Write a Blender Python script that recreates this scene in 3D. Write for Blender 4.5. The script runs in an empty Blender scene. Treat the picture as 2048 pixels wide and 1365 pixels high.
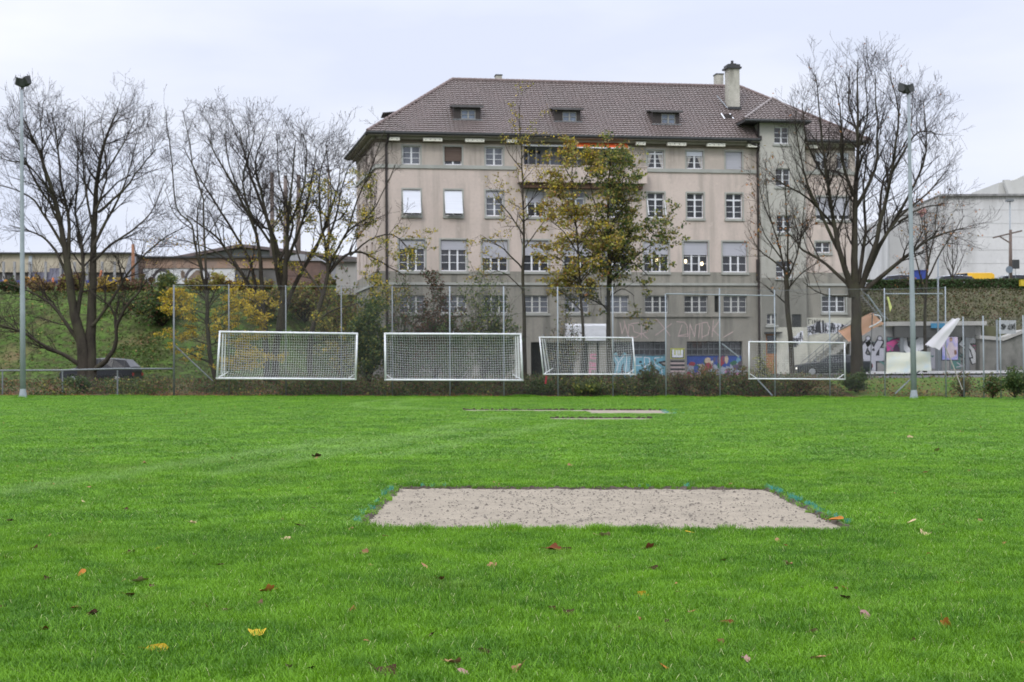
import bpy, math, random
import numpy as np
from mathutils import Vector, Matrix
sc = bpy.context.scene
COL = sc.collection
RNG = random.Random(7)
# ------------------------------------------------------------------ camera geometry (50 mm lens, eye height 1.6 m)
FPX = 2844.4
PIT = math.atan(52.5 / FPX); ROLL = .007
_R = Vector((1, 0, 0)); _U = Vector((0, -math.sin(PIT), math.cos(PIT))); FW = Vector((0, math.cos(PIT), math.sin(PIT)))
CR = _R * math.cos(ROLL) - _U * math.sin(ROLL)
CU = _U * math.cos(ROLL) + _R * math.sin(ROLL)
CAM = Vector((0, 0, 1.6))
def ray(x, y):
    return FW + CR * ((x - 1024) / FPX) + CU * ((682.5 - y) / FPX)
def P(x, y, Y):
    d = ray(x, y); return CAM + d * (Y / d.y)
def G(x, y):                       # point of the gently sloping pitch
    d = ray(x, y); return CAM + d * (-1.6 / (d.z + .009 * d.x))
# building frame
A0 = P(753, 400, 93); ANG = math.radians(9.2)
UD = Vector((math.cos(ANG), math.sin(ANG), 0)); ND = Vector((-math.sin(ANG), math.cos(ANG), 0))
def B(x, y, off=0):
    d = ray(x, y); c = Vector((A0.x, A0.y, 0)).dot(ND) + off
    k = c / d.dot(ND)
    p = CAM + d * k
    return ((p - A0).dot(UD), p.z)
def sm(t):
    t = max(0., min(1., t)); return t * t * (3 - 2 * t)
def hgt(x, y):
    b = -.009 * x
    t = sm((y - 75.9) / 9.5)
    z = b * (1 - t) + .78 * t
    if x > 12: z += .28 * sm((x - 12) / 8) * sm((y - 88) / 6)
    return z
# ------------------------------------------------------------------ tagging
def tag(o, label=None, cat=None, group=None, kind=None):
    if label: o['label'] = label
    if cat: o['category'] = cat
    if group: o['group'] = group
    if kind: o['kind'] = kind
    return o
def thing(name, loc, label, cat, group=None, rz=0):
    o = bpy.data.objects.new(name, None); COL.objects.link(o)
    o.location = loc; o.rotation_euler = (0, 0, rz); o.empty_display_size = .3
    return tag(o, label, cat, group)
# ------------------------------------------------------------------ mesh builder
class MB:
    def __init__(s, T=None): s.v = []; s.f = []; s.m = []; s.T = T
    def add(s, vs, fs, m=0):
        n = len(s.v)
        if s.T: vs = [s.T(p) for p in vs]
        s.v.extend([tuple(p) for p in vs])
        s.f.extend([tuple(i + n for i in f) for f in fs]); s.m.extend([m] * len(fs)); return s
    def quad(s, a, b, c, d, m=0): return s.add([a, b, c, d], [(0, 1, 2, 3)], m)
    def box(s, x0, x1, y0, y1, z0, z1, m=0):
        v = [(x0, y0, z0), (x1, y0, z0), (x1, y1, z0), (x0, y1, z0), (x0, y0, z1), (x1, y0, z1), (x1, y1, z1), (x0, y1, z1)]
        return s.add(v, [(0, 3, 2, 1), (4, 5, 6, 7), (0, 1, 5, 4), (1, 2, 6, 5), (2, 3, 7, 6), (3, 0, 4, 7)], m)
    def prism(s, pts, ext, m=0):   # polygon pts extruded by vector ext
        n = len(pts); e = Vector(ext)
        v = [Vector(p) for p in pts] + [Vector(p) + e for p in pts]
        return s.add(v, [tuple(range(n)), tuple(range(2 * n - 1, n - 1, -1))] + [(i, i + n, (i + 1) % n + n, (i + 1) % n) for i in range(n)], m)
    def tube(s, pts, rad, k=6, m=0, cap=True):
        pts = [Vector(p) for p in pts]; n = len(pts)
        if not hasattr(rad, '__len__'): rad = [rad] * n
        d = (pts[1] - pts[0]).normalized()
        a = d.orthogonal().normalized(); vs = []
        for i in range(n):
            if 0 < i < n - 1: d = (pts[i + 1] - pts[i - 1])
            elif i: d = pts[i] - pts[i - 1]
            if d.length < 1e-9: d = Vector((0, 0, 1))
            d = d.normalized()
            a = a - d * a.dot(d)
            a = a.normalized() if a.length > 1e-6 else d.orthogonal().normalized()
            b = d.cross(a)
            for j in range(k):
                t = 2 * math.pi * j / k
                vs.append(pts[i] + (a * math.cos(t) + b * math.sin(t)) * rad[i])
        fs = [(i * k + j, i * k + (j + 1) % k, (i + 1) * k + (j + 1) % k, (i + 1) * k + j) for i in range(n - 1) for j in range(k)]
        if cap: fs += [tuple(range(k - 1, -1, -1)), tuple(range((n - 1) * k, n * k))]
        return s.add(vs, fs, m)
    def build(s, name, mats, parent=None, smooth=False, dz=0):
        me = bpy.data.meshes.new(name)
        v = s.v if not dz else [(p[0], p[1], p[2] + dz) for p in s.v]
        me.from_pydata(v, [], s.f)
        if not isinstance(mats, (list, tuple)): mats = [mats]
        for m in mats: me.materials.append(m)
        if len(mats) > 1: me.polygons.foreach_set('material_index', s.m)
        if smooth: me.polygons.foreach_set('use_smooth', [True] * len(s.f))
        me.update()
        o = bpy.data.objects.new(name, me); COL.objects.link(o)
        if parent: o.parent = parent
        return o
# ------------------------------------------------------------------ materials
MATS = {}
def nodes(name):
    m = bpy.data.materials.new(name); m.use_nodes = True
    nt = m.node_tree; nt.nodes.clear()
    out = nt.nodes.new('ShaderNodeOutputMaterial'); bs = nt.nodes.new('ShaderNodeBsdfPrincipled')
    nt.links.new(bs.outputs[0], out.inputs[0]); return m, nt, bs, out
def N(nt, t, **k):
    n = nt.nodes.new('ShaderNode' + t)
    for a, b in k.items():
        if a in n.inputs.keys(): n.inputs[a].default_value = b
        else: setattr(n, a, b)
    return n
def mixc(nt, fac, c1, c2, bt='MIX'):
    n = nt.nodes.new('ShaderNodeMix'); n.data_type = 'RGBA'; n.blend_type = bt
    for s, v in ((0, fac), (6, c1), (7, c2)):
        if isinstance(v, bpy.types.NodeSocket): nt.links.new(v, n.inputs[s])
        else: n.inputs[s].default_value = v if s == 0 else (*v, 1)
    return n.outputs[2]
def ramp(nt, sock, a, b):
    n = nt.nodes.new('ShaderNodeMapRange'); nt.links.new(sock, n.inputs[0])
    n.inputs[1].default_value = a; n.inputs[2].default_value = b; return n.outputs[0]
def noise(nt, scale, detail=4, vec=None, stretch=None, coord='Object', rough=.55):
    tc = nt.nodes.new('ShaderNodeTexCoord'); v = tc.outputs[coord]
    if stretch:
        mp = nt.nodes.new('ShaderNodeMapping'); mp.inputs['Scale'].default_value = stretch
        nt.links.new(v, mp.inputs[0]); v = mp.outputs[0]
    n = nt.nodes.new('ShaderNodeTexNoise'); n.inputs['Scale'].default_value = scale; n.inputs['Detail'].default_value = detail
    n.inputs['Roughness'].default_value = rough
    nt.links.new(v, n.inputs['Vector']); return n.outputs['Fac']
def pm(name, c1, c2=None, scale=3, rough=.8, bump=.0, stretch=None, metal=0, spec=.3, lo=.3, hi=.7, bscale=None, stain=None, coord='Object'):
    if name in MATS: return MATS[name]
    m, nt, bs, out = nodes(name)
    bs.inputs['Roughness'].default_value = rough; bs.inputs['Metallic'].default_value = metal
    bs.inputs['Specular IOR Level'].default_value = spec
    if c2 is None: c2 = tuple(c * .8 for c in c1)
    c = mixc(nt, ramp(nt, noise(nt, scale, 6, stretch=stretch, coord=coord), lo, hi), c1, c2)
    if stain:
        c = mixc(nt, ramp(nt, noise(nt, stain[1], 5, stretch=stain[2], coord=coord), .48, .75), c, stain[0])
        c = mixc(nt, ramp(nt, noise(nt, stain[1] * 6, 8, coord=coord, rough=.7), .5, .72), c, mixc(nt, .35, c, stain[0]))
        c = mixc(nt, ramp(nt, noise(nt, stain[1] * 1.7, 8, coord=coord, rough=.65), .60, .63), c, mixc(nt, .28, c, tuple(min(1, q * 1.12) for q in c1)))
    nt.links.new(c, bs.inputs['Base Color'])
    if bump:
        b = nt.nodes.new('ShaderNodeBump'); b.inputs['Strength'].default_value = bump; b.inputs['Distance'].default_value = .05
        nt.links.new(noise(nt, bscale or scale * 6, 6, coord=coord), b.inputs['Height']); nt.links.new(b.outputs[0], bs.inputs['Normal'])
    MATS[name] = m; return m
def leafm(name, c1, c2, tr=.3, rough=.6):
    if name in MATS: return MATS[name]
    m, nt, bs, out = nodes(name)
    g = nt.nodes.new('ShaderNodeNewGeometry')
    c = mixc(nt, g.outputs['Random Per Island'], c1, c2)
    nt.links.new(c, bs.inputs['Base Color']); bs.inputs['Roughness'].default_value = rough; bs.inputs['Specular IOR Level'].default_value = .25
    t = nt.nodes.new('ShaderNodeBsdfTranslucent'); nt.links.new(c, t.inputs[0])
    mx = nt.nodes.new('ShaderNodeMixShader'); mx.inputs[0].default_value = tr
    nt.links.new(bs.outputs[0], mx.inputs[1]); nt.links.new(t.outputs[0], mx.inputs[2]); nt.links.new(mx.outputs[0], out.inputs[0])
    MATS[name] = m; return m
def emit(name, c, s):
    m, nt, bs, out = nodes(name); bs.inputs['Base Color'].default_value = (*c, 1)
    bs.inputs['Emission Color'].default_value = (*c, 1); bs.inputs['Emission Strength'].default_value = s; MATS[name] = m; return m
plaster = pm('plaster', (.565, .478, .425), (.485, .412, .368), .5, .9, .25, spec=.1, bscale=18, stain=((.33, .29, .255), .9, (1.3, 1.3, .12)))
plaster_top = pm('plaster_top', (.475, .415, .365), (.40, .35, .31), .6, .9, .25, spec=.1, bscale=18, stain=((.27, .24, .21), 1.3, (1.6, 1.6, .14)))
render_grey = pm('render_grey', (.305, .288, .25), (.245, .232, .2), .5, .9, .3, spec=.1, bscale=14, stain=((.12, .118, .105), 1.1, (1.5, 1.5, .14)))
tower_m = pm('tower_render', (.44, .425, .385), (.36, .35, .315), .45, .9, .3, spec=.1, bscale=14, stain=((.25, .25, .22), .9, (1.3, 1.3, .2)))
tower_low = pm('tower_low', (.25, .243, .215), (.2, .195, .17), .5, .9, .3, spec=.1, bscale=14, stain=((.14, .137, .12), 1.1, (1.2, 1.2, .2)))
trim = pm('stone_trim', (.37, .375, .345), (.30, .305, .28), 1.2, .85, .15, spec=.1)
frieze = pm('frieze', (.2, .165, .13), (.11, .095, .075), 1.2, .9, .2, stretch=(.5, 1, 1), spec=.1)  # brown staining, with shade from the eaves mixed into the colour
soffit = pm('soffit_boards', (.32, .30, .25), (.22, .205, .17), 1, .9, .1, spec=.1)
cream = pm('cream_block', (.8, .79, .7), (.66, .64, .55), 6, .8)
darkmetal = pm('dark_metal', (.035, .038, .04), (.05, .05, .05), 2, .5)
pipe_m = pm('pipe_brown', (.03, .027, .026), (.05, .04, .038), 2, .6)
galv = pm('galvanised_steel', (.30, .33, .36), (.23, .26, .28), 1.5, .55)
wirem = pm('fence_wire', (.115, .122, .118), (.085, .09, .088), 1.5, .7)
galv_dark = pm('weathered_steel', (.19, .205, .215), (.14, .15, .155), 1.5, .55, metal=.2)
white = pm('white_paint', (.74, .75, .78), (.62, .63, .65), 3, .5)
offwhite = pm('aged_white_paint', (.58, .58, .56), (.47, .47, .45), 3, .6)
goalwhite = pm('goal_white', (.72, .73, .75), (.58, .59, .6), 4, .45)
netm = pm('net_cord', (.72, .73, .74), (.62, .63, .64), 8, .8)
shutter = pm('shutter_grey', (.44, .44, .48), (.38, .38, .42), 1, .7, stretch=(.2, .2, 12))
shutter_w = pm('shutter_white', (.66, .68, .74), (.6, .62, .68), 1, .7, stretch=(.2, .2, 12))
shutter_br = pm('shutter_brown', (.16, .12, .1), (.09, .06, .05), 1, .8, stretch=(.2, .2, 12))
glass = pm('window_glass', (.035, .038, .045), (.06, .06, .065), .8, .06, spec=.6)
glass_l = pm('window_glass_curtained', (.16, .17, .2), (.08, .085, .1), 1.1, .1, spec=.6)
curtain = pm('curtain', (.5, .47, .45), (.36, .34, .33), 4, .9, stretch=(8, 8, .5))
wood = pm('door_wood', (.36, .17, .07), (.27, .12, .05), 3, .5, stretch=(6, 6, .6))
dormer_m = pm('dormer_boards', (.05, .042, .04), (.035, .03, .028), 4, .7)
chim = pm('chimney_render', (.47, .45, .39), (.33, .32, .27), 1.2, .9, .3, stain=((.22, .21, .18), 1.5, (1.5, 1.5, .4)))
blackvoid = pm('dark_interior', (.018, .018, .018), (.03, .028, .026), 1, .9)
barkm = pm('bark', (.062, .052, .043), (.030, .026, .022), 2.5, .95, .6, stretch=(1, 1, .35), spec=.05, stain=((.075, .072, .045), 1.2, (1, 1, .5)))
twigm = pm('twig_bark', (.045, .036, .032), (.028, .023, .021), 2, .95, spec=.05)
def tilemat():
    m, nt, bs, out = nodes('roof_tiles')
    g = nt.nodes.new('ShaderNodeNewGeometry')
    c = mixc(nt, g.outputs['Random Per Island'], (.185, .148, .138), (.158, .126, .118))
    c = mixc(nt, ramp(nt, noise(nt, .5, 6), .4, .75), c, (.155, .13, .12))
    nt.links.new(c, bs.inputs['Base Color']); bs.inputs['Roughness'].default_value = .42; bs.inputs['Specular IOR Level'].default_value = .6
    return m
tiles_m = tilemat()
# ------------------------------------------------------------------ sky, sun, camera
SUN_EL, SUN_AZ = math.radians(42), math.radians(205)
w = bpy.data.worlds.new('World'); sc.world = w; w.use_nodes = True
nt = w.node_tree; nt.nodes.clear()
wo = nt.nodes.new('ShaderNodeOutputWorld'); bg = nt.nodes.new('ShaderNodeBackground'); bg.inputs[1].default_value = .1
sky = nt.nodes.new('ShaderNodeTexSky'); sky.sky_type = 'NISHITA'; sky.sun_disc = False
sky.sun_elevation = SUN_EL; sky.sun_rotation = SUN_AZ; sky.air_density = 1; sky.dust_density = 2
tc = nt.nodes.new('ShaderNodeTexCoord'); sp = nt.nodes.new('ShaderNodeSeparateXYZ'); nt.links.new(tc.outputs['Generated'], sp.inputs[0])
mp = nt.nodes.new('ShaderNodeMapping'); mp.inputs['Scale'].default_value = (1, 1, 3.2); nt.links.new(tc.outputs['Generated'], mp.inputs[0])
nz = nt.nodes.new('ShaderNodeTexNoise'); nz.inputs['Scale'].default_value = 2.3; nz.inputs['Detail'].default_value = 5; nz.inputs['Roughness'].default_value = .5
nt.links.new(mp.outputs[0], nz.inputs['Vector'])
cl = mixc(nt, ramp(nt, nz.outputs['Fac'], .38, .62), (8.2, 8.4, 9.1), (6.5, 6.95, 8.3))
# an overcast sky grows brighter towards the zenith
mr = nt.nodes.new('ShaderNodeMapRange'); nt.links.new(sp.outputs['Z'], mr.inputs[0])
mr.inputs[1].default_value = .24; mr.inputs[2].default_value = 1; mr.inputs[3].default_value = 1; mr.inputs[4].default_value = 3.3
sc_ = nt.nodes.new('ShaderNodeVectorMath'); sc_.operation = 'SCALE'; nt.links.new(cl, sc_.inputs[0]); nt.links.new(mr.outputs[0], sc_.inputs['Scale'])
mx = mixc(nt, .95, sky.outputs[0], sc_.outputs[0])
nt.links.new(mx, bg.inputs[0]); nt.links.new(bg.outputs[0], wo.inputs[0])
sl = bpy.data.lights.new('sun', 'SUN'); sl.energy = 1.0; sl.angle = math.radians(14); sl.color = (1, .96, .9)
so = bpy.data.objects.new('sun', sl); COL.objects.link(so)
sd = Vector((math.sin(SUN_AZ) * math.cos(SUN_EL), math.cos(SUN_AZ) * math.cos(SUN_EL), math.sin(SUN_EL)))
so.rotation_euler = sd.to_track_quat('Z', 'Y').to_euler()
cd = bpy.data.cameras.new('camera'); co = bpy.data.objects.new('camera', cd); COL.objects.link(co); sc.camera = co
cd.lens = 50; cd.sensor_width = 36; cd.clip_end = 3000; cd.clip_start = .1
M3 = Matrix((CR, CU, -FW)).transposed(); co.matrix_world = Matrix.Translation(CAM) @ M3.to_4x4()
cd.dof.use_dof = True; cd.dof.focus_distance = 10; cd.dof.aperture_fstop = 5.2
sc.view_settings.view_transform = 'Standard'; sc.view_settings.look = 'None'; sc.view_settings.exposure = .30; sc.view_settings.gamma = 1
sc.render.resolution_x = 1024; sc.render.resolution_y = 682
sc.render.engine = 'CYCLES'
# ------------------------------------------------------------------ pitch, verge, road, banks
def wearf(x, y):
    """pale worn wheel tracks and the faint old line arcs on the pitch"""
    w = 0
    for (x0, y0, x1, y1, wd) in TRACKS:
        dx, dy = x1 - x0, y1 - y0; t = ((x - x0) * dx + (y - y0) * dy) / (dx * dx + dy * dy)
        if -.05 < t < 1.05:
            d = abs((x - x0) * dy - (y - y0) * dx) / math.hypot(dx, dy)
            w = max(w, 1 - d / wd)
    for (cx, cy, r, wd) in ARCS:
        if x < cx + .3:
            w = max(w, 1 - abs(math.hypot((x - cx) / 2.4, (y - cy) / 8.5) - 1) * 2.4 / wd)
    return max(0, w)
TRACKS = []; 
for a, b, wd in (((640, 905), (1000, 838), .5), ((450, 950), (930, 862), .5), ((780, 915), (1120, 850), .45), ((40, 985), (700, 880), .6)):
    p, q = G(*a), G(*b); TRACKS.append((p.x, p.y, q.x, q.y, wd))
ARCS = []
for cx, cy, r in ((830, 808, 3.2), (900, 808, 3.4)):
    p = G(cx, cy); ARCS.append((p.x, p.y, r, .35))
PATCH = [G(785, 976), G(1515, 976), G(1690, 1058), G(742, 1050)]
px0 = -1.54; px1 = 3.36; py0 = 13.84; py1 = 18.95
FARP = []
for a in (((925, 821.3), (1168, 821.3), 1.45), ((1168, 821.3), (1328, 821.3), 4.0), ((1100, 837.6), (1303, 837.6), 1.2)):
    p, q = G(*a[0]), G(*a[1]); yy = G(1130, a[0][1]).y
    FARP.append((p.x, q.x, yy - a[2], yy))
def insand(x, y, m=0):
    if px0 - m < x < px1 + m and py0 - m < y < py1 + m: return True
    return any(a - m < x < b + m and c - m < y < d + m for a, b, c, d in FARP)
def grassmat(name, inst):
    m, nt, bs, out = nodes(name)
    geo = nt.nodes.new('ShaderNodeNewGeometry')
    def pn(scale, det=3, st=None):
        n = nt.nodes.new('ShaderNodeTexNoise'); n.inputs['Scale'].default_value = scale; n.inputs['Detail'].default_value = det
        v = geo.outputs['Position']
        if st:
            mp = nt.nodes.new('ShaderNodeMapping'); mp.inputs['Scale'].default_value = st; nt.links.new(v, mp.inputs[0]); v = mp.outputs[0]
        nt.links.new(v, n.inputs['Vector']); return n.outputs['Fac']
    if inst:
        c = mixc(nt, geo.outputs['Random Per Island'], (.024, .100, .004), (.190, .395, .024))
    else:
        c = mixc(nt, ramp(nt, pn(30, 4), .3, .7), (.02, .055, .004), (.045, .10, .008))
    c = mixc(nt, ramp(nt, pn(.55, 4), .38, .62), c, mixc(nt, .5, c, (.20, .40, .015)))
    c = mixc(nt, ramp(nt, pn(2.6, 4), .45, .7), c, mixc(nt, .6, c, (.03, .115, .006)))
    c = mixc(nt, ramp(nt, pn(1.1, 4, (1, .6, 1)), .58, .75), c, mixc(nt, .4, c, (.20, .29, .05)))
    if inst:
        # some straw coloured blades
        r2 = N(nt, 'Math', operation='GREATER_THAN'); r2.inputs[1].default_value = .955
        nt.links.new(geo.outputs['Random Per Island'], r2.inputs[0])
        c = mixc(nt, r2.outputs[0], c, (.46, .50, .24))
        at = nt.nodes.new('ShaderNodeAttribute'); at.attribute_type = 'INSTANCER'; at.attribute_name = 'wear'
    else:
        at = nt.nodes.new('ShaderNodeAttribute'); at.attribute_name = 'wear'
    mw = N(nt, 'Math', operation='MULTIPLY'); mw.inputs[1].default_value = .42; nt.links.new(at.outputs['Fac'], mw.inputs[0])
    c = mixc(nt, mw.outputs[0], c, (.26, .40, .12))
    nt.links.new(c, bs.inputs['Base Color'])
    bs.inputs['Roughness'].default_value = .5 if inst else .9; bs.inputs['Specular IOR Level'].default_value = .22 if inst else .05
    if inst:
        t = nt.nodes.new('ShaderNodeBsdfTranslucent'); nt.links.new(c, t.inputs[0])
        mx = nt.nodes.new('ShaderNodeMixShader'); mx.inputs[0].default_value = .3
        nt.links.new(bs.outputs[0], mx.inputs[1]); nt.links.new(t.outputs[0], mx.inputs[2]); nt.links.new(mx.outputs[0], out.inputs[0])
    return m
def grid(name, xs, ys, hf, mat, attr=None):
    mb = MB(); nx = len(xs)
    v = [(x, y, hf(x, y)) for y in ys for x in xs]
    f = [(j * nx + i, j * nx + i + 1, (j + 1) * nx + i + 1, (j + 1) * nx + i) for j in range(len(ys) - 1) for i in range(nx - 1)]
    mb.add(v, f); o = mb.build(name, mat, smooth=True)
    if attr:
        a = o.data.attributes.new('wear', 'FLOAT', 'POINT'); a.data.foreach_set('value', [attr(x, y) for x, y, z in v])
    return o
def fr(a, b, n): return [a + (b - a) * i / n for i in range(n + 1)]
base_m = pm('far_ground', (.05, .07, .03), (.07, .065, .04), .05, .95)
bs_ = MB(); bs_.quad((-900, -60, -2), (900, -60, -2), (900, 1500, -2), (-900, 1500, -2)); tag(bs_.build('ground', base_m), kind='structure')
gm = grassmat('turf', False)
def fieldh(x, y):
    z = -.009 * x
    if insand(x, y, -.01): z -= .05
    return z
xs = sorted(set(fr(-60, -32, 7) + fr(-32, 32, 160) + fr(32, 60, 7) + [px0, px0 + .02, px1 - .02, px1])); ys = sorted(set([-12, 0, 4] + fr(6, 76, 200) + [py0, py0 + .02, py1 - .02, py1]))
tag(grid('lawn', xs, ys, fieldh, gm, wearf), kind='structure')
# verge between pitch and road
def nz2(x, y, s): return math.sin(x * s * 1.7 + 1.3 * math.sin(y * s)) * math.sin(y * s * 1.3 + math.sin(x * s * .8) * 1.9)
vm, nt, bs, out = nodes('verge_soil')
c = mixc(nt, ramp(nt, noise(nt, .9, 6), .35, .6), (.05, .085, .02), (.085, .055, .035))
c = mixc(nt, ramp(nt, noise(nt, 9, 4), .5, .62), c, (.17, .095, .06)); c = mixc(nt, ramp(nt, noise(nt, 6, 4), .52, .6), c, (.03, .05, .015))
nt.links.new(c, bs.inputs['Base Color']); bs.inputs['Roughness'].default_value = .95; bs.inputs['Specular IOR Level'].default_value = .05
vh_ = lambda x, y: hgt(x, y) + .05 * nz2(x, y, 1.2) * sm((y - 76) / 1)
vm2, nt, bs, out = nodes('verge_grass')
c = mixc(nt, ramp(nt, noise(nt, .8, 6), .4, .6), (.05, .13, .015), (.09, .12, .03)); c = mixc(nt, ramp(nt, noise(nt, 7, 4), .54, .64), c, (.19, .12, .075))
nt.links.new(c, bs.inputs['Base Color']); bs.inputs['Roughness'].default_value = .95; bs.inputs['Specular IOR Level'].default_value = .05
tag(grid('verge', fr(-60, 18.6, 110), fr(76, 87.5, 24), vh_, vm), kind='structure'); tag(grid('verge_grass', fr(18.6, 60, 60), fr(76, 87.5, 24), vh_, vm2), kind='structure')
road_m = pm('asphalt', (.13, .13, .128), (.09, .09, .09), .8, .9, .2, bscale=30)
pale_m = pm('pale_paving', (.36, .355, .34), (.28, .275, .265), .6, .9, .1)
tag(grid('road', fr(-60, 60, 60), fr(87.5, 93, 6), hgt, road_m), kind='structure')
tag(grid('forecourt', fr(-60, 60, 60), fr(93, 100, 6), hgt, road_m), kind='structure')
tag(grid('pavement', fr(20, 50, 30), fr(90.8, 96.3, 6), lambda x, y: hgt(x, y) + .1, pale_m), kind='structure')
# railway bank on the left
bm_, nt, bs, out = nodes('bank_grass')
c = mixc(nt, ramp(nt, noise(nt, .35, 6), .38, .6), (.05, .092, .02), (.08, .125, .03))
c = mixc(nt, ramp(nt, noise(nt, 1.6, 6), .42, .58), c, (.055, .062, .025)); c = mixc(nt, ramp(nt, noise(nt, .22, 6), .56, .68), c, (.12, .10, .05)); c = mixc(nt, ramp(nt, noise(nt, 4, 5), .54, .66), c, (.02, .03, .01))
nt.links.new(c, bs.inputs['Base Color']); bs.inputs['Roughness'].default_value = .95; bs.inputs['Specular IOR Level'].default_value = .05
bp = nt.nodes.new('ShaderNodeBump'); bp.inputs['Distance'].default_value = .3; bp.inputs['Strength'].default_value = .8
nt.links.new(noise(nt, 3, 6), bp.inputs['Height']); nt.links.new(bp.outputs[0], bs.inputs['Normal'])
def lbank(x, y):
    k = sm((-11.8 - x) / 4)
    z = .7 + 6.7 * sm((y - 90.5) / 17) * k if y < 107.5 else .7 + (6.7 + 1.6 * sm((y - 107.5) / 20)) * k
    return z + .12 * nz2(x, y, .6) * k
tag(grid('railway_bank', fr(-70, -11.8, 60), fr(90.5, 128, 40) + [170, 300, 700], lbank, bm_), kind='structure')
# bank above the retaining wall on the right
bm2 = pm('dry_bank', (.065, .07, .03), (.085, .07, .042), .7, .95, .5, stain=((.06, .06, .03), 1.5, (1, 1, 1)))
def rbank(x, y):
    return 4.1 + 3.0 * sm((y - 96.5) / 11) + .12 * nz2(x, y, .7)
tag(grid('dry_bank', fr(24.2, 70, 50), [96.69] + fr(96.7, 128, 40) + [170, 300, 700], lambda x, y: 0 if y < 96.695 else rbank(x, y), bm2), kind='structure')
# sand patches, sunk a little into the turf
def sandmat():
    m, nt, bs, out = nodes('dry_sand')
    c = mixc(nt, ramp(nt, noise(nt, 2.2, 6), .35, .65), (.30, .262, .205), (.24, .21, .165))
    c = mixc(nt, ramp(nt, noise(nt, 48, 5, stretch=(1, 1.6, 1)), .54, .68), c, (.17, .148, .118))
    c = mixc(nt, ramp(nt, noise(nt, 80, 4), .6, .7), c, (.13, .112, .09))
    nt.links.new(c, bs.inputs['Base Color']); bs.inputs['Roughness'].default_value = .95; bs.inputs['Specular IOR Level'].default_value = .05
    b = nt.nodes.new('ShaderNodeBump'); b.inputs['Strength'].default_value = .9; b.inputs['Distance'].default_value = .03
    nt.links.new(noise(nt, 22, 8), b.inputs['Height']); nt.links.new(b.outputs[0], bs.inputs['Normal']); return m
sand_m = sandmat()
rr = random.Random(3)
def edge_wob(i): return .03 * math.sin(i * .9) + .02 * math.sin(i * 2.3 + 1)
sp_ = grid('sand_patch', fr(px0, px1, 96), fr(py0, py1, 90), lambda x, y: -.009 * x - .016 + .006 * nz2(x, y, 5) + .004 * nz2(x, y, 17) + rr.uniform(-.003, .003), sand_m)
tag(sp_, kind='structure')
for a, b, c_, d in FARP:
    tag(grid('sand_patch', fr(a + .01, b - .01, 10), fr(c_, d, 4), lambda x, y: -.009 * x + .012, sand_m), kind='structure')
# clods and stones on the sand (nobody could count them)
cm = pm('clods', (.085, .07, .058), (.17, .15, .12), 9, .95)
cl_ = MB(); rr = random.Random(5)
for i in range(2900):
    x = rr.uniform(px0 + .03, px1 - .03); y = rr.uniform(py0 + .03, py1 - .02)
    if rr.random() < .4: x = min(px1 - .03, max(px0 + .03, rr.gauss(1.2, 1.1)))
    s = rr.choice([.005, .007, .009, .013]) * rr.uniform(.7, 1.3) * (1.7 if rr.random() < .06 else 1)
    z = -.009 * x - .013
    pts = [(x + s * math.cos(t) * rr.uniform(.8, 1.5), y + s * math.sin(t) * rr.uniform(.8, 1.3), z) for t in (0, 1.26, 2.5, 3.77, 5.03)]
    top = (x, y, z + s * rr.uniform(.6, 1.2))
    cl_.add(pts + [top], [(j, (j + 1) % 5, 5) for j in range(5)])
tag(cl_.build('soil_clods', cm, smooth=True), 'small dark clods and stones scattered over the sand patch', 'soil', kind='stuff')
# torn dark soil lip round the patch
lip = MB(); lipm = pm('soil_lip', (.045, .035, .028), (.09, .075, .055), 20, .95)
def liprow(x0, y0, x1, y1, n):
    L = math.hypot(x1 - x0, y1 - y0); dx, dy = (x1 - x0) / L, (y1 - y0) / L
    prev = None
    for i in range(n + 1):
        t = i / n; x = x0 + (x1 - x0) * t; y = y0 + (y1 - y0) * t
        a = rr.uniform(-.025, .02); b = rr.uniform(.02, .06)
        h = rr.uniform(.002, .028)
        q = [(x - dy * (-b + a), y + dx * (-b + a), -.009 * x - .02), (x - dy * a, y + dx * a, -.009 * x + h), (x - dy * (a + .05), y + dx * (a + .05), -.009 * x + h * .6)]
        if prev: lip.add(prev + q, [(0, 3, 4, 1), (1, 4, 5, 2)])
        prev = q
liprow(px0, py1, px1, py1, 160); liprow(px1, py1, px1, py0, 110); liprow(px0, py0, px0, py1, 110); liprow(px1, py0, px0, py0, 160)
tag(lip.build('soil_edge', lipm), 'dark torn soil edge around the sand patch', 'soil', kind='stuff')
fl = MB()
for a, b, c_, d in FARP:
    n = 60
    for i in range(n):
        if rr.random() < .8:
            xa = a + (b - a) * i / n; xb = a + (b - a) * (i + 1.1) / n
            fl.box(xa, xb, d, d + .08, -.009 * xa, -.009 * xa + rr.uniform(.03, .075))
tag(fl.build('soil_edge', lipm), 'dark soil lips along the two far sand strips', 'soil', kind='stuff')
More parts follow.
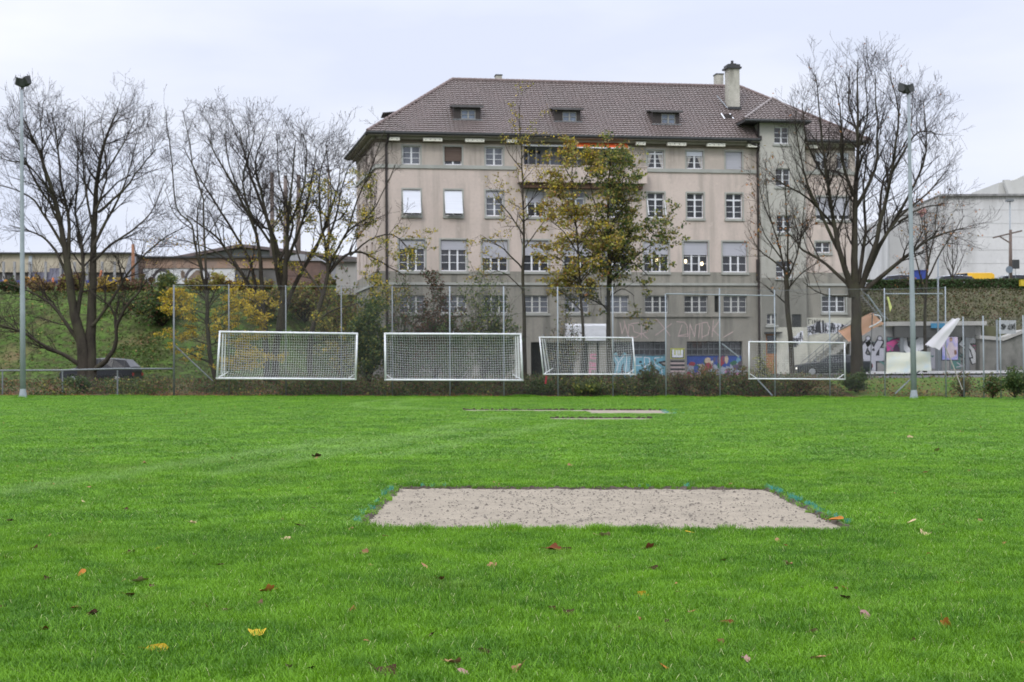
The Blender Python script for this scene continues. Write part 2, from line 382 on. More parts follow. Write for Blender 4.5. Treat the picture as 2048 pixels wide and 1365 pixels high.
# ------------------------------------------------------------------ grass: tufts of blades instanced over the pitch
def tuft(seed, n, rad, hmin, hmax, wd, mat, name):
    r = random.Random(seed); mb = MB()
    for i in range(n):
        a = r.uniform(0, 6.283); q = rad * math.sqrt(r.random()); x, y = q * math.cos(a), q * math.sin(a)
        h = r.uniform(hmin, hmax); ln = h * r.uniform(.15, .95); b = r.uniform(0, 6.283)
        dx, dy = math.cos(b) * ln, math.sin(b) * ln; c = r.uniform(0, 6.283); wx, wy = math.cos(c) * wd, math.sin(c) * wd
        p = [(x - wx, y - wy, -.004), (x + wx, y + wy, -.004), (x + dx * .25 + wx * .9, y + dy * .25 + wy * .9, h * .5), (x + dx * .25 - wx * .9, y + dy * .25 - wy * .9, h * .5),
             (x + dx * .7 + wx * .6, y + dy * .7 + wy * .6, h * .88), (x + dx * .7 - wx * .6, y + dy * .7 - wy * .6, h * .88), (x + dx * 1.15, y + dy * 1.15, h * r.uniform(.75, 1.05))]
        mb.add(p, [(0, 1, 2, 3), (3, 2, 4, 5), (5, 4, 6)])
    me = bpy.data.meshes.new(name); me.from_pydata(mb.v, [], mb.f); me.materials.append(mat); me.update()
    me.polygons.foreach_set('use_smooth', [True] * len(mb.f))
    return bpy.data.objects.new(name, me)
def scatter(name, pts, tufts, label, cat):
    """one object: loose points carrying rotation, scale and wear, with tufts instanced on them"""
    me = bpy.data.meshes.new(name); me.from_pydata([p[:3] for p in pts], [], []); n = len(pts)
    o = bpy.data.objects.new(name, me); COL.objects.link(o); tag(o, label, cat, kind='stuff')
    for nm, ty in (('rot', 'FLOAT_VECTOR'), ('scl', 'FLOAT_VECTOR'), ('idx', 'INT'), ('wear', 'FLOAT')): me.attributes.new(nm, ty, 'POINT')
    r = np.random.default_rng(len(pts))
    rot = np.zeros((n, 3)); rot[:, 2] = r.uniform(0, 6.283, n); me.attributes['rot'].data.foreach_set('vector', rot.ravel())
    s = np.array([p[3] for p in pts]); h = np.array([p[4] for p in pts]); v = r.uniform(.8, 1.2, n)
    me.attributes['scl'].data.foreach_set('vector', np.stack([s * v, s * v, h * v], 1).ravel())
    me.attributes['idx'].data.foreach_set('value', r.integers(0, len(tufts), n).astype(np.int32))
    me.attributes['wear'].data.foreach_set('value', [float(p[5]) for p in pts])
    ng = bpy.data.node_groups.new(name + '_nodes', 'GeometryNodeTree')
    ng.interface.new_socket('Geometry', in_out='INPUT', socket_type='NodeSocketGeometry'); ng.interface.new_socket('Geometry', in_out='OUTPUT', socket_type='NodeSocketGeometry')
    gi = ng.nodes.new('NodeGroupInput'); go = ng.nodes.new('NodeGroupOutput'); ip = ng.nodes.new('GeometryNodeInstanceOnPoints')
    jn = ng.nodes.new('GeometryNodeJoinGeometry')
    for t in tufts:
        oi = ng.nodes.new('GeometryNodeObjectInfo'); oi.inputs['Object'].default_value = t; oi.inputs['As Instance'].default_value = True
        ng.links.new(oi.outputs['Geometry'], jn.inputs[0])
    def na(nm, ty):
        a = ng.nodes.new('GeometryNodeInputNamedAttribute'); a.data_type = ty; a.inputs['Name'].default_value = nm; return a.outputs[0]
    ng.links.new(gi.outputs[0], ip.inputs['Points']); ng.links.new(jn.outputs[0], ip.inputs['Instance'])
    ip.inputs['Pick Instance'].default_value = True
    ng.links.new(na('idx', 'INT'), ip.inputs['Instance Index']); ng.links.new(na('scl', 'FLOAT_VECTOR'), ip.inputs['Scale'])
    er = ng.nodes.new('FunctionNodeEulerToRotation'); ng.links.new(na('rot', 'FLOAT_VECTOR'), er.inputs[0]); ng.links.new(er.outputs[0], ip.inputs['Rotation'])
    ng.links.new(ip.outputs[0], go.inputs[0])
    md = o.modifiers.new('tufts', 'NODES'); md.node_group = ng
    return o
gi_m = grassmat('grass_blades', True)
tufts = [tuft(10 + i, 72, .085, .026 + .003 * (i % 3), .060 + .006 * (i % 3), .0021, gi_m, 'grass_tuft') for i in range(6)]
pts = []; rr = random.Random(11)
y = 6.2
def hill(x, y): return .5 + .5 * nz2(x, y, 1.9) * .6 + .5 * nz2(x + 3, y * 1.1, .7) * .4
while y < 75.7:
    if y < 14: d, s, h = .078, 1.0, 1.0
    elif y < 24: d, s, h = .12, 1.5, 1.0
    elif y < 42: d, s, h = .21, 2.6, .95
    else: d, s, h = .27, 3.2, .85
    hw = .39 * y + 2.2; x = -hw + rr.uniform(0, d)
    while x < hw:
        X = x + rr.uniform(-d, d) * .5; Y = y + rr.uniform(-d, d) * .5
        if not insand(X, Y, (.02 + .05 * max(0, nz2(X, Y, 3.1)) - (.09 * max(0, nz2(X, Y, 2.3)) if Y < py0 + .2 else 0)) if y < 30 else .05) and Y < 75.8:
            hh = h * (.72 + .5 * hill(X, Y))
            if py0 < Y and insand(X, Y, .22): hh *= .75
            if py0 - .3 < Y < py0 and px0 < X < px1: hh *= 1.15 + .7 * max(0, nz2(X, Y, 4.5))
            pts.append((X, Y, -.009 * X, s, hh, wearf(X, Y)))
        x += d
    y += d * .95
for i in range(900):
    X = rr.uniform(-31, 30); Y = 75.75 + rr.random() * .5; pts.append((X, Y, -.009 * X, 2.2, 1.1 + 1.3 * max(0, nz2(X, 1, .7)), 0))
for mx_, my_ in ((G(46, 797).x, 71.2), (G(1828, 797).x * 73 / 75.41, 73)):
    for i in range(40): a_ = rr.random() * 6.28; q_ = rr.uniform(.22, .5); pts.append((mx_ + q_ * math.cos(a_), my_ + q_ * math.sin(a_), -.009 * mx_, 1.5, rr.uniform(1.4, 2.6), 0))
for i in range(70):
    e_ = rr.random(); X, Y = (rr.uniform(px0, px1), py0 + abs(rr.gauss(0, .09))) if e_ < .55 else (rr.choice([px0, px1]) + rr.gauss(0, .05), rr.uniform(py0, py1)) if e_ < .85 else (rr.uniform(px0, px1), py1 - abs(rr.gauss(0, .04)))
    pts.append((X, Y, -.009 * X - .012, .45, rr.uniform(.5, .95), 0))
scatter('grass', pts, tufts, 'short mown green grass covering the whole playing field', 'grass')
# turquoise sprayed blades along the patch edges
teal = leafm('sprayed_blades', (.03, .22, .20), (.09, .36, .34), .2)
tt = [tuft(40 + i, 16, .035, .035, .065, .0019, teal, 'sprayed_tuft') for i in range(3)]
pts = []
for i in range(75):
    t = rr.random(); c = rr.random()
    if c < .62: X, Y = px1 + rr.gauss(.05, .025), py0 + (py1 - py0) * (t ** .8)
    elif c < .86: X, Y = px0 - abs(rr.gauss(.06, .04)), py0 + .3 + (py1 - py0) * t * .9
    elif c < .96: X, Y = px0 + rr.choice([.3, .55, 1.2, 3.3, 3.9]) + rr.gauss(0, .08), py1 + .03
    else: X, Y = px0 + rr.uniform(.3, 1.8), py0 - .04
    pts.append((X, Y, -.009 * X, 1, 1.05, 0))
for a, b, c_, d in FARP[1:2]:
    for i in range(16): pts.append((b + rr.uniform(-.4, .5), rr.uniform(c_, d), -.009 * b, 2, 1.2, 0))
scatter('sprayed_grass', pts, tt, 'grass blades sprayed turquoise along the edge of the sand patch', 'grass')
# ------------------------------------------------------------------ the big tenement house
ZB = .45
house = thing('apartment_building', (A0.x, A0.y, ZB), 'large four storey pinkish plaster building with tiled hipped roof behind the goals', 'building', rz=ANG)
def hb(mb, name, mats, parent=None, **k): return mb.build(name, mats, parent or house, dz=-ZB, **k)
UE = 33.1                                  # right end of the facade
LD = Vector((-.0713, .9975, 0)); DEP = 10.5  # direction and length of the left flank
def Tfront(p): return Vector(p)
def Tside(p): return Vector((0, 0, 0)) + LD * p[0] + Vector((p[1], 0, 0)) + Vector((0, 0, p[2]))
def wall_holes(mb, u0, u1, z0, z1, holes, y=0, dep=.24, mfun=None):
    us = sorted(set([u0, u1] + [h[0] for h in holes] + [h[1] for h in holes])); zs = sorted(set([z0, z1] + [h[2] for h in holes] + [h[3] for h in holes]))
    us = [u for u in us if u0 <= u <= u1]; zs = [z for z in zs if z0 <= z <= z1]
    for i in range(len(us) - 1):
        for j in range(len(zs) - 1):
            cu = (us[i] + us[i + 1]) / 2; cz = (zs[j] + zs[j + 1]) / 2
            if any(h[0] < cu < h[1] and h[2] < cz < h[3] for h in holes): continue
            mb.quad((us[i], y, zs[j]), (us[i + 1], y, zs[j]), (us[i + 1], y, zs[j + 1]), (us[i], y, zs[j + 1]), mfun(cu, cz) if mfun else 0)
    for a, b, c, d in holes:
        m = mfun((a + b) / 2, (c + d) / 2) if mfun else 0
        mb.quad((a, y, c), (a, y + dep, c), (a, y + dep, d), (a, y, d), m); mb.quad((b, y, c), (b, y, d), (b, y + dep, d), (b, y + dep, c), m)
        mb.quad((a, y, c), (b, y, c), (b, y + dep, c), (a, y + dep, c), m); mb.quad((a, y, d), (a, y + dep, d), (b, y + dep, d), (b, y, d), m)
def window(T, u0, u1, z0, z1, lights=2, rows=3, y=0, surround=True, sill=True, blind=None, bm=None, transom=None, tilt=0, gl=None, fm=None, cur=False, label=None, bottomrail=True, open_s=None):
    """window frame with mullions as a part; panes, sill, shutter are its sub-parts"""
    fm = fm or white; D = y + .15
    f = MB(T); w = .055
    f.box(u0 + .005, u0 + w, D, D + .06, z0 + .005, z1 - .005); f.box(u1 - w, u1 - .005, D, D + .06, z0 + .005, z1 - .005)
    f.box(u0 + w, u1 - w, D, D + .06, z1 - w, z1 - .005); f.box(u0 + w, u1 - w, D, D + .06, z0 + .005, z0 + w + .02)
    iw = (u1 - u0 - 2 * w) / lights
    for i in range(1, lights): f.box(u0 + w + iw * i - .055, u0 + w + iw * i + .055, D - .015, D + .05, z0 + w + .02, z1 - w)
    top = z1 - w
    if transom:
        tz = z0 + (z1 - z0) * transom; f.box(u0 + w, u1 - w, D - .012, D + .052, tz - .05, tz + .05); top = tz - .05
    for i in range(lights):
        a = u0 + w + iw * i + (.055 if i else 0); b = u0 + w + iw * (i + 1) - (.055 if i < lights - 1 else 0)
        for r in range(1, rows):
            z = z0 + w + .02 + (top - z0 - w - .02) * r / rows; f.box(a, b, D + .004, D + .045, z - .017, z + .017)
    fo = hb(f, 'window', fm)
    if label: fo['label'] = label
    g = MB(T); g.quad((u0 + .01, D + .035, z0 + .01), (u1 - .01, D + .035, z0 + .01), (u1 - .01, D + .035, z1 - .01), (u0 + .01, D + .035, z1 - .01))
    hb(g, 'pane', gl or glass, fo)
    if surround:
        s = MB(T); q = .1
        s.box(u0 - q, u0 - .002, y - .03, y + .02, z0 - .02, z1 + q); s.box(u1 + .002, u1 + q, y - .03, y + .02, z0 - .02, z1 + q); s.box(u0 - .002, u1 + .002, y - .028, y + .02, z1 + .002, z1 + q)
        hb(s, 'surround', trim, fo)
    if sill:
        s = MB(T); s.box(u0 - .12, u1 + .12, y - .09, y + .12, z0 - .17, z0 - .021); hb(s, 'sill', trim, fo)
    if blind:
        zb = z1 - (z1 - z0) * blind; s = MB(T)
        if tilt:
            L = z1 - .03 - zb; yb = y - tilt
            s.prism([(u0 + .03, y + .07, z1 - .03), (u1 - .03, y + .07, z1 - .03), (u1 - .03, yb, zb), (u0 + .03, yb, zb)], (0, .02, 0))
        else:
            n = max(2, int((z1 - zb) / .09))
            for i in range(n):
                a = zb + (z1 - .012 - zb) * i / n; b = zb + (z1 - .012 - zb) * (i + 1) / n
                s.box(u0 + .02, u1 - .02, y + .088, y + .11, a, b - .006)
            s.box(u0 + .02, u1 - .02, y + .1, y + .105, zb, z1 - .012)
        hb(s, 'roller_shutter', bm or shutter, fo)
        if tilt:
            r = MB(T); r.tube([(u0 + .02, y + .06, z1 - .05), (u0 + .02, yb - .01, zb)], .03, 4); r.tube([(u1 - .02, y + .06, z1 - .05), (u1 - .02, yb - .01, zb)], .03, 4)
            r.tube([(u0 + .02, yb - .01, zb), (u1 - .02, yb - .01, zb)], .03, 4); hb(r, 'shutter_arm', white, fo)
    if open_s:
        for u in (u0 - .02, u1 + .02): r = MB(T); r.tube([(u, y - .02, z1 - .5), (u, y - .4, z0 + .15)], .035, 4); hb(r, 'shutter_arm', white, fo)
    if cur:
        s = MB(T)
        for a, b, c, d in ((u0 + .06, u0 + .13, u0 + .1, u0 + .42), (u1 - .13, u1 - .06, u1 - .42, u1 - .08)):
            s = MB(T); s.quad((a, D + .028, z0 + .1), (b, D + .028, z0 + .1), (d, D + .028, z1 - .15), (c, D + .028, z1 - .15)); hb(s, 'curtain', curtain, fo)
    return fo
CX = [2.31 + 2.757 * i for i in range(9)]
R1 = (15.0, 16.21); R2 = (11.64, 13.34); R3 = (7.97, 10.05); R4 = (5.2, 6.38)
BAL = (B(1048, 310)[0], B(1257, 310)[0])
garage = [(15.8, 19.5), (20.92, 24.85)]; GZ = (.35, 3.27)
def px(a, b, y, off=0): return (B(a, y, off)[0], B(b, y, off)[0])
left_open = [px(1062, 1148, 720), px(1165, 1177, 720), px(1193, 1199, 720), px(1213, 1219, 720)]
holes = []
for i, c in enumerate(CX):
    if i not in (3, 4, 5): holes.append((c - .58, c + .58) + R1)
    holes.append((c - .58, c + .58) + R2); holes.append((c - .86, c + .86) + R3); holes.append((c - .83, c + .83) + R4)
holes.append((BAL[0], BAL[1], 15.0, 16.55))
slot = px(1429, 1438, 608); holes.append((slot[0], slot[1], 5.25, 6.38))
for g in garage: holes.append(g + GZ)
for g in left_open: holes.append(g + GZ)
# right wing openings
wing = {'a': px(1631, 1655, 320) + (B(1640, 338)[1], B(1640, 306)[1]), 'b': px(1673, 1698, 320) + (B(1685, 338)[1], B(1685, 306)[1]),
        'c': px(1633, 1700, 415) + (B(1660, 440)[1], B(1660, 394)[1]), 'd': px(1631, 1661, 495) + (B(1640, 506)[1], B(1640, 484)[1]),
        'e': px(1644, 1691, 608) + (B(1660, 625)[1], B(1660, 592)[1])}
for h in wing.values(): holes.append(h)
dg = px(1584, 1603, 640) + (B(1590, 655)[1], B(1590, 629)[1]); 
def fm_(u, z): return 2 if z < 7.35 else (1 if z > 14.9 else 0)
wl = MB(); wall_holes(wl, 0, UE, ZB - .3, 16.9, holes, mfun=fm_)
# flank walls and back wall
sideh = []
for t in (2.3, 5.0, 6.6, 8.9):
    w_ = .5 if t != 6.6 else .25
    for R in (R1, R2, R3): sideh.append((t - w_, t + w_) + R)
wl.T = Tside; wall_holes(wl, 0, DEP, ZB - .3, 16.9, sideh, mfun=lambda u, z: 2 if z < 6.9 else (3 if z > 14.9 else 0)); wl.T = None
e = LD * DEP
wl.quad((UE, 0, ZB - .3), (UE, DEP, ZB - .3), (UE, DEP, 16.9), (UE, 0, 16.9)); wl.quad((UE, DEP, ZB - .3), (e.x, e.y, ZB - .3), (e.x, e.y, 16.9), (UE, DEP, 16.9))
wl.quad((0, 0, 16.9), (UE, 0, 16.9), (UE, DEP, 16.9), (e.x, e.y, 16.9), 2)
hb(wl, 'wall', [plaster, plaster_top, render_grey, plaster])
# string courses, plinth band, frieze, gutter
for (z0, z1, yy, lab) in ((14.74, 14.98, -.09, 'upper'), (7.06, 7.22, -.1, 'lower')):
    s = MB(); s.box(-.1, 9.3 if z0 > 10 else UE + .05, yy, .002, z0, z1); s.T = Tside; s.box(.003, DEP, yy, .002, z0, z1); s.T = None
    hb(s, 'string_course', trim)
    if z0 > 10: s = MB(); s.box(18.1, UE + .05, yy, .002, z0, z1); hb(s, 'string_course', trim)
s = MB(); s.box(0, UE, -.02, .001, 7.222, 7.6); hb(s, 'plinth_band', render_grey)
s = MB(); s.box(15.9, 25.3, -.12, .002, 4.93, 5.06); hb(s, 'string_course', render_grey)
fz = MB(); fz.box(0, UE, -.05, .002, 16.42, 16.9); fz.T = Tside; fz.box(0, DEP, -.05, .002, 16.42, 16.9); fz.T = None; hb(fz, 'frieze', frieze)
OV = .72; ZE = 16.98
TG0, TG1 = B(1519, 400, -.5)[0], B(1612, 400, -.5)[0]
so_ = MB(); so_.box(-OV * .8, TG0, -OV, -.052, 16.80, 16.88); so_.box(TG1, UE + .6, -OV, -.052, 16.80, 16.88); so_.T = Tside; so_.box(-.05, DEP + .6, -OV, -.052, 16.80, 16.88); so_.T = None
so_.box(0, TG0, -.3, -.053, 16.62, 16.80); so_.box(TG1, UE, -.3, -.053, 16.62, 16.80); so_.T = Tside; so_.box(0, DEP, -.3, -.053, 16.62, 16.80); so_.T = None
hb(so_, 'soffit', soffit)
gt = MB(); gt.tube([(-OV * .85, -OV - .05, ZE - .03), (TG0, -OV - .05, ZE - .03)], .1, 8); gt.tube([(TG1, -OV - .05, ZE - .03), (UE + .7, -OV - .05, ZE - .03)], .1, 8)
q = Tside((DEP + .6, -OV - .05, ZE - .03)); gt.tube([(-OV * .9, -OV, ZE - .03), q], .09, 8)
gt.box(-OV * .85, TG0, -OV, -OV + .04, ZE - .14, ZE + .02); gt.box(TG1, UE + .65, -OV, -OV + .04, ZE - .14, ZE + .02)
hb(gt, 'gutter', darkmetal)
for a, b in ((778, 799), (846, 884), (930, 968), (1013, 1033), (1271, 1290), (1334, 1371), (1413, 1449), (1494, 1512), (1617, 1633)):
    u0, z = B(a, 280 + (a - 780) * .014, -.35); u1, z1 = B(b, 280 + (a - 780) * .014, -.35)
    s = MB(); z = 16.60; s.box(u0, u1, -.56, -.302, z - .12, z + .08); n = max(2, int((u1 - u0) / .3))
    for k in range(n): c = u0 + (u1 - u0) * (k + .5) / n; s.box(c - .04, c + .04, -.566, -.559, z - .04, z + .0, 1)
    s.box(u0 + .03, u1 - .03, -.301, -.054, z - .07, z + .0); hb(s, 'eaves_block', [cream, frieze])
# ------------------------------------------------------------------ windows
bl1 = {1: (.78, shutter_br), 7: (.28, shutter_w), 8: (.97, shutter)}
for i, c in enumerate(CX):
    if i not in (3, 4, 5):
        b = bl1.get(i)
        window(Tfront, c - .58, c + .58, *R1, rows=3, sill=False, blind=b and b[0], bm=b and b[1], gl=glass_l if i in (0, 2) else glass, cur=i in (6, 7), transom=.82 if i == 6 else None,
               label={1: 'window with brown roller shutter half lowered', 8: 'window with grey shutter fully closed'}.get(i))
    if i in (0, 1): window(Tfront, c - .58, c + .58, *R2, blind=.93, bm=shutter_w, tilt=.42, label='window with white awning shutter tilted outwards')
    elif i == 3: window(Tfront, c - .58, c + .58, *R2, blind=.45, bm=shutter, rows=2, open_s=True)
    else: window(Tfront, c - .58, c + .58, *R2, rows=3, transom=.74, gl=glass if i > 5 else glass_l, open_s=i == 6, blind=.26 if i == 2 else None, bm=shutter)
    window(Tfront, c - .86, c + .86, *R3, lights=3, rows=3, blind=(.30, .32, .58, .48, .5, .45, .43, .44, .46)[i], transom=.79)
    window(Tfront, c - .83, c + .83, *R4, lights=3, rows=3, surround=False, sill=i < 5, fm=offwhite, gl=glass if i > 5 else glass_l)
for h in sideh:
    window(Tside, *h, lights=1 if h[1] - h[0] < .6 else 2, rows=2, surround=False, sill=False)
window(Tfront, *wing['a'], rows=2, blind=.5, bm=shutter_w, surround=False); window(Tfront, *wing['b'], rows=2, surround=False, gl=glass_l, blind=.35, bm=shutter_w)
window(Tfront, *wing['c'], lights=3, rows=2, blind=.8, bm=shutter); window(Tfront, *wing['d'], rows=2, lights=2, sill=True); window(Tfront, *wing['e'], lights=3, rows=3, fm=white)
s = MB(); s.quad((slot[0], .23, 5.25), (slot[1], .23, 5.25), (slot[1], .23, 6.38), (slot[0], .23, 6.38)); hb(s, 'window_slot', blackvoid)
# lamps seen through the third row
lampm = emit('lamp_globe', (1, .82, .5), 2.2)
for x, y in ((1371.5, 523), (1404, 528), (1313.5, 521)):
    u, z = B(x, y, .12); s = MB()
    s.tube([(u, .17, z - .13), (u, .17, z - .09), (u, .17, z), (u, .17, z + .09), (u, .17, z + .13)], [.02, .085, .1, .085, .02], 10); hb(s, 'lamp_globe', lampm, smooth=True)
# ------------------------------------------------------------------ balcony
s = MB(); b0, b1 = BAL
s.quad((b0, 1.7, 15), (b1, 1.7, 15), (b1, 1.7, 16.55), (b0, 1.7, 16.55)); s.quad((b0, .24, 15), (b0, 1.7, 15), (b0, 1.7, 16.55), (b0, .24, 16.55)); s.quad((b1, .24, 15), (b1, 1.7, 15), (b1, 1.7, 16.55), (b1, .24, 16.55)); s.quad((b0, .24, 15), (b1, .24, 15), (b1, 1.7, 15), (b0, 1.7, 15)); s.quad((b0, .24, 16.55), (b1, .24, 16.55), (b1, 1.7, 16.55), (b0, 1.7, 16.55))
bal = hb(s, 'balcony_recess', pm('balcony_back', (.33, .34, .38), (.25, .26, .3), .6, .9))
s = MB()
for u in (b0 + .5, b0 + 1.05, b0 + 2.0, b0 + 3.9, b0 + 5.6, b0 + 6.5): s = MB(); s.box(u, u + .1, 1.5, 1.6, 15.02, 16.5); hb(s, 'frame_post', white, bal)
s = MB()
for u in (b0 + .6, b0 + 2.8, b0 + 4.3, b0 + 5.8): s = MB(); s.box(u, u + .8, 1.62, 1.68, 15.05, 16.3); hb(s, 'balcony_pane', glass, bal)
s = MB(); s.box(9.35, 18.05, -.8, -.68, 13.85, 14.92); s.box(9.35, 9.47, -.68, 0, 13.85, 14.92); s.box(17.93, 18.05, -.68, 0, 13.85, 14.92); s.box(9.47, 17.93, -.68, -.002, 13.85, 14.0)
s.box(9.3, 18.1, -.84, -.66, 14.921, 15.0)
hb(s, 'balcony_parapet', pm('parapet_render', (.56, .47, .41), (.44, .37, .33), .9, .9, .2, stain=((.34, .29, .26), 1.5, (1.3, 1, .5))))
s = MB(); s.box(9.6, 17.8, -.6, -.01, 13.5, 13.84); hb(s, 'balcony_shade_box', pm('balcony_shade', (.12, .07, .045), (.07, .045, .03), 2, .9))  # dark brown box standing in for the shade below the parapet
s = MB(); u0 = b0 - .1; s.box(u0, b1 + .1, -.1, -.03, 16.33, 16.44); hb(s, 'awning_rail', white, bal)
aw = px(1152, 1256, 297, -.4); s = MB(); s.prism([(aw[0], -.08, 16.62), (aw[1], -.08, 16.62), (aw[1], -.62, 16.24), (aw[0], -.62, 16.24)], (0, 0, .02)); s.box(aw[0], aw[1], -.66, -.61, 16.18, 16.25, 1)
hb(s, 'awning', [pm('awning_orange', (.75, .13, .04), (.6, .1, .03), 2, .7), white], bal)
# ------------------------------------------------------------------ garage bays, undercroft
for gi_, (a, b) in enumerate(garage):
    s = MB(); s.quad((a, .26, GZ[0]), (b, .26, GZ[0]), (b, .26, 2.33), (a, .26, 2.33))
    door = hb(s, 'garage_door', pm('door_board_%s' % ('pale' if gi_ == 0 else 'blue'), (.42, .39, .36) if gi_ == 0 else (.33, .36, .42), None, 2, .8))
    s = MB(); s.quad((a, .3, 2.33), (b, .3, 2.33), (b, .3, GZ[1]), (a, .3, GZ[1])); hb(s, 'pane', glass, door)
    s = MB(); n = 10
    for k in range(n + 1): u = a + (b - a - .04) * k / n; s.box(u, u + .04, .2, .25, 2.33, GZ[1] - .02)
    for z in (2.33, 2.72, 3.1): s.box(a, b, .19, .255, z, z + .05)
    hb(s, 'glazing_bar', galv_dark, door)
for a, b in left_open:
    s = MB(); s.box(a, b, .9, .95, GZ[0], GZ[1]); s.box(a - .01, a, .24, .9, GZ[0], GZ[1]); s.box(b, b + .01, .24, .9, GZ[0], GZ[1]); hb(s, 'undercroft_opening', blackvoid)
# ------------------------------------------------------------------ tower
TO = -.5; ta = B(1521, 400, TO)[0]; tb = B(1611, 400, TO)[0]
tw = []
for (x, y0, y1) in ((1563, 254, 287.5), (1566, 337, 373), (1568, 431, 465)):
    tw.append(px(x - 14.5, x + 14.5, y0, TO) + (B(x, y1, TO)[1], B(x, y0, TO)[1]))
tw.append(px(1552, 1584, 520, TO) + (B(1568, 556, TO)[1], B(1568, 522, TO)[1]))
tsm = px(1534, 1553, 640, TO) + (B(1540, 650, TO)[1], B(1540, 628, TO)[1])
tdr = px(1532, 1557, 700, TO) + (.45, B(1540, 668, TO)[1])
dg = px(1584, 1603, 640, TO) + (B(1590, 655, TO)[1], B(1590, 629, TO)[1])
s = MB(); wall_holes(s, ta, tb, ZB - .3, 18.35, tw + [tsm, tdr, dg], y=TO, mfun=lambda u, z: 1 if z < 6.4 else 0)
s.quad((ta, TO, ZB - .3), (ta, 3.5, ZB - .3), (ta, 3.5, 18.35), (ta, TO, 18.35)); s.quad((tb, TO, ZB - .3), (tb, 3.5, ZB - .3), (tb, 3.5, 18.35), (tb, TO, 18.35))
hb(s, 'stair_tower', [tower_m, tower_low])
for h in tw: window(Tfront, *h, rows=3, y=TO, surround=False)
window(Tfront, *tsm, rows=2, y=TO, surround=False, fm=offwhite)
s = MB(); a, b, c, d = tdr; s.box(a, b, TO + .12, TO + .18, c, d - .0); dr = hb(s, 'door', wood)
s = MB(); s.box(a + .12, b - .12, TO + .1, TO + .119, d - .5, d - .12); s.box(a + .12, b - .12, TO + .1, TO + .119, d - 1.35, d - .62); hb(s, 'door_pane', glass, dr)
s = MB(); s.box(a - .1, b + .15, TO - .35, TO, d + .02, d + .12); hb(s, 'door_canopy', darkmetal, dr)
a, b, c, d = dg; s = MB(); s.box(a, b, TO + .2, TO + .23, c, d); v = hb(s, 'vent_opening', blackvoid)
s = MB()
for k in range(12): s.box(a + (b - a) * k / 12, a + (b - a) * k / 12 + .012, TO + .05, TO + .06, c, d)
hb(s, 'vent_grille', galv_dark, v)
# ------------------------------------------------------------------ roof
def tileface(mb, O, ud, sd, nd, S, uL, uR, course=.285, tw_=.29, gap=None):
    O, ud, sd, nd = map(Vector, (O, ud, sd, nd)); n = int(S / course); rt = random.Random(4)
    for i in range(n + 1):
        s0 = i * course; s1 = min(S, s0 + course + .02)
        if s0 >= S - .05: break
        a = min(uL(s0), uL(s1)); b = max(uR(s0), uR(s1)); k0 = int(math.floor(a / tw_)); k1 = int(math.ceil(b / tw_))
        for k in range(k0, k1):
            x0 = k * tw_; 
            if (x0 + tw_ * .5 < uL(s0 + course * .5)) or (x0 + tw_ * .5 > uR(s0 + course * .5)): continue
            if gap and gap[0] < x0 + tw_ * .5 < gap[1] and s0 < gap[2]: continue
            j = rt.uniform(-.002, .002); L = []
            for t, h in ((0, 0), (.28, .026), (.55, .028), (.8, .0), (1, -.003)):
                p = O + ud * (x0 + tw_ * t)
                L.append(p + sd * s0 + nd * (.075 + h + j)); L.append(p + sd * s1 + nd * (.0 + h * .9))
            L2 = [O + ud * (x0 + tw_ * t) + sd * (s0 + .004) + nd * (-.0) for t in (0, .28, .55, .8, 1)]
            f = [(2 * q, 2 * q + 2, 2 * q + 3, 2 * q + 1) for q in range(4)]
            f += [(10 + q, 11 + q, 2 * q + 2, 2 * q) for q in range(4)]
            mb.add(L + L2, f)
YR = 5.25
r0, zr = B(905, 160, YR); r1, zr1 = B(1480, 175, YR); ZR = (zr + zr1) / 2
E0 = (-.62, -OV - .08, ZE + .02); E1 = (UE + .85, -OV - .08, ZE + .02)
RL = Vector((r0, YR, ZR)); RR_ = Vector((r1, YR, ZR))
rise = ZR - E0[2]; run = YR - E0[1]; S = math.hypot(rise, run); sdv = Vector((0, run / S, rise / S)); ndv = Vector((0, -rise / S, run / S))
rf = MB()
kL = (RL.x - E0[0]) / S; kR = (E1[0] - RR_.x) / S
tileface(rf, (0, E0[1], E0[2]), (1, 0, 0), sdv, ndv, S, lambda s: E0[0] + kL * s, lambda s: E1[0] - kR * s, gap=(TG0 - .05, TG1 + .05, 2.6))
bk = Vector((-1.4, DEP + .8, ZE + .02)); bk2 = Vector((UE + .8, DEP + .8, ZE + .02)); e0 = Vector(E0); e1 = Vector(E1)
# left hip face, tiled as well
hd = (bk - e0); HL = hd.length; hd.normalize(); foot = e0 + hd * (RL - e0).dot(hd); hs = (RL - foot); HS = hs.length; hs.normalize(); hn = hs.cross(hd); hn = hn if hn.z > 0 else -hn
tpos = (RL - e0).dot(hd); tileface(rf, e0, hd, hs, hn, HS, lambda s: tpos * s / HS, lambda s: HL - (HL - tpos) * s / HS)
rf.quad(bk, bk2, RR_, RL); rf.add([e1, bk2, RR_], [(0, 1, 2)])
rf.quad(*[p - Vector((0, 0, .03)) for p in (e0.lerp(RL, .09), e1.lerp(RR_, .09), RR_, RL)])
roof = hb(rf, 'roof', tiles_m)
def caps(mb, a, b, r=.12, step=.38):
    a, b = Vector(a), Vector(b); L = (b - a).length; n = int(L / step); d = (b - a) / n
    for i in range(n): mb.tube([a + d * i, a + d * (i + 1.08)], [r, r * .86], 7)
s = MB(); u_ = Vector((0, 0, .06)); caps(s, e0 + u_, RL + u_); caps(s, RL + u_, RR_ + u_); caps(s, e1 + u_, RR_ + u_); caps(s, bk + u_, RL + u_); hb(s, 'ridge_tile', pm('ridge_tiles', (.2, .15, .14), (.13, .1, .095), 3, .7), roof)
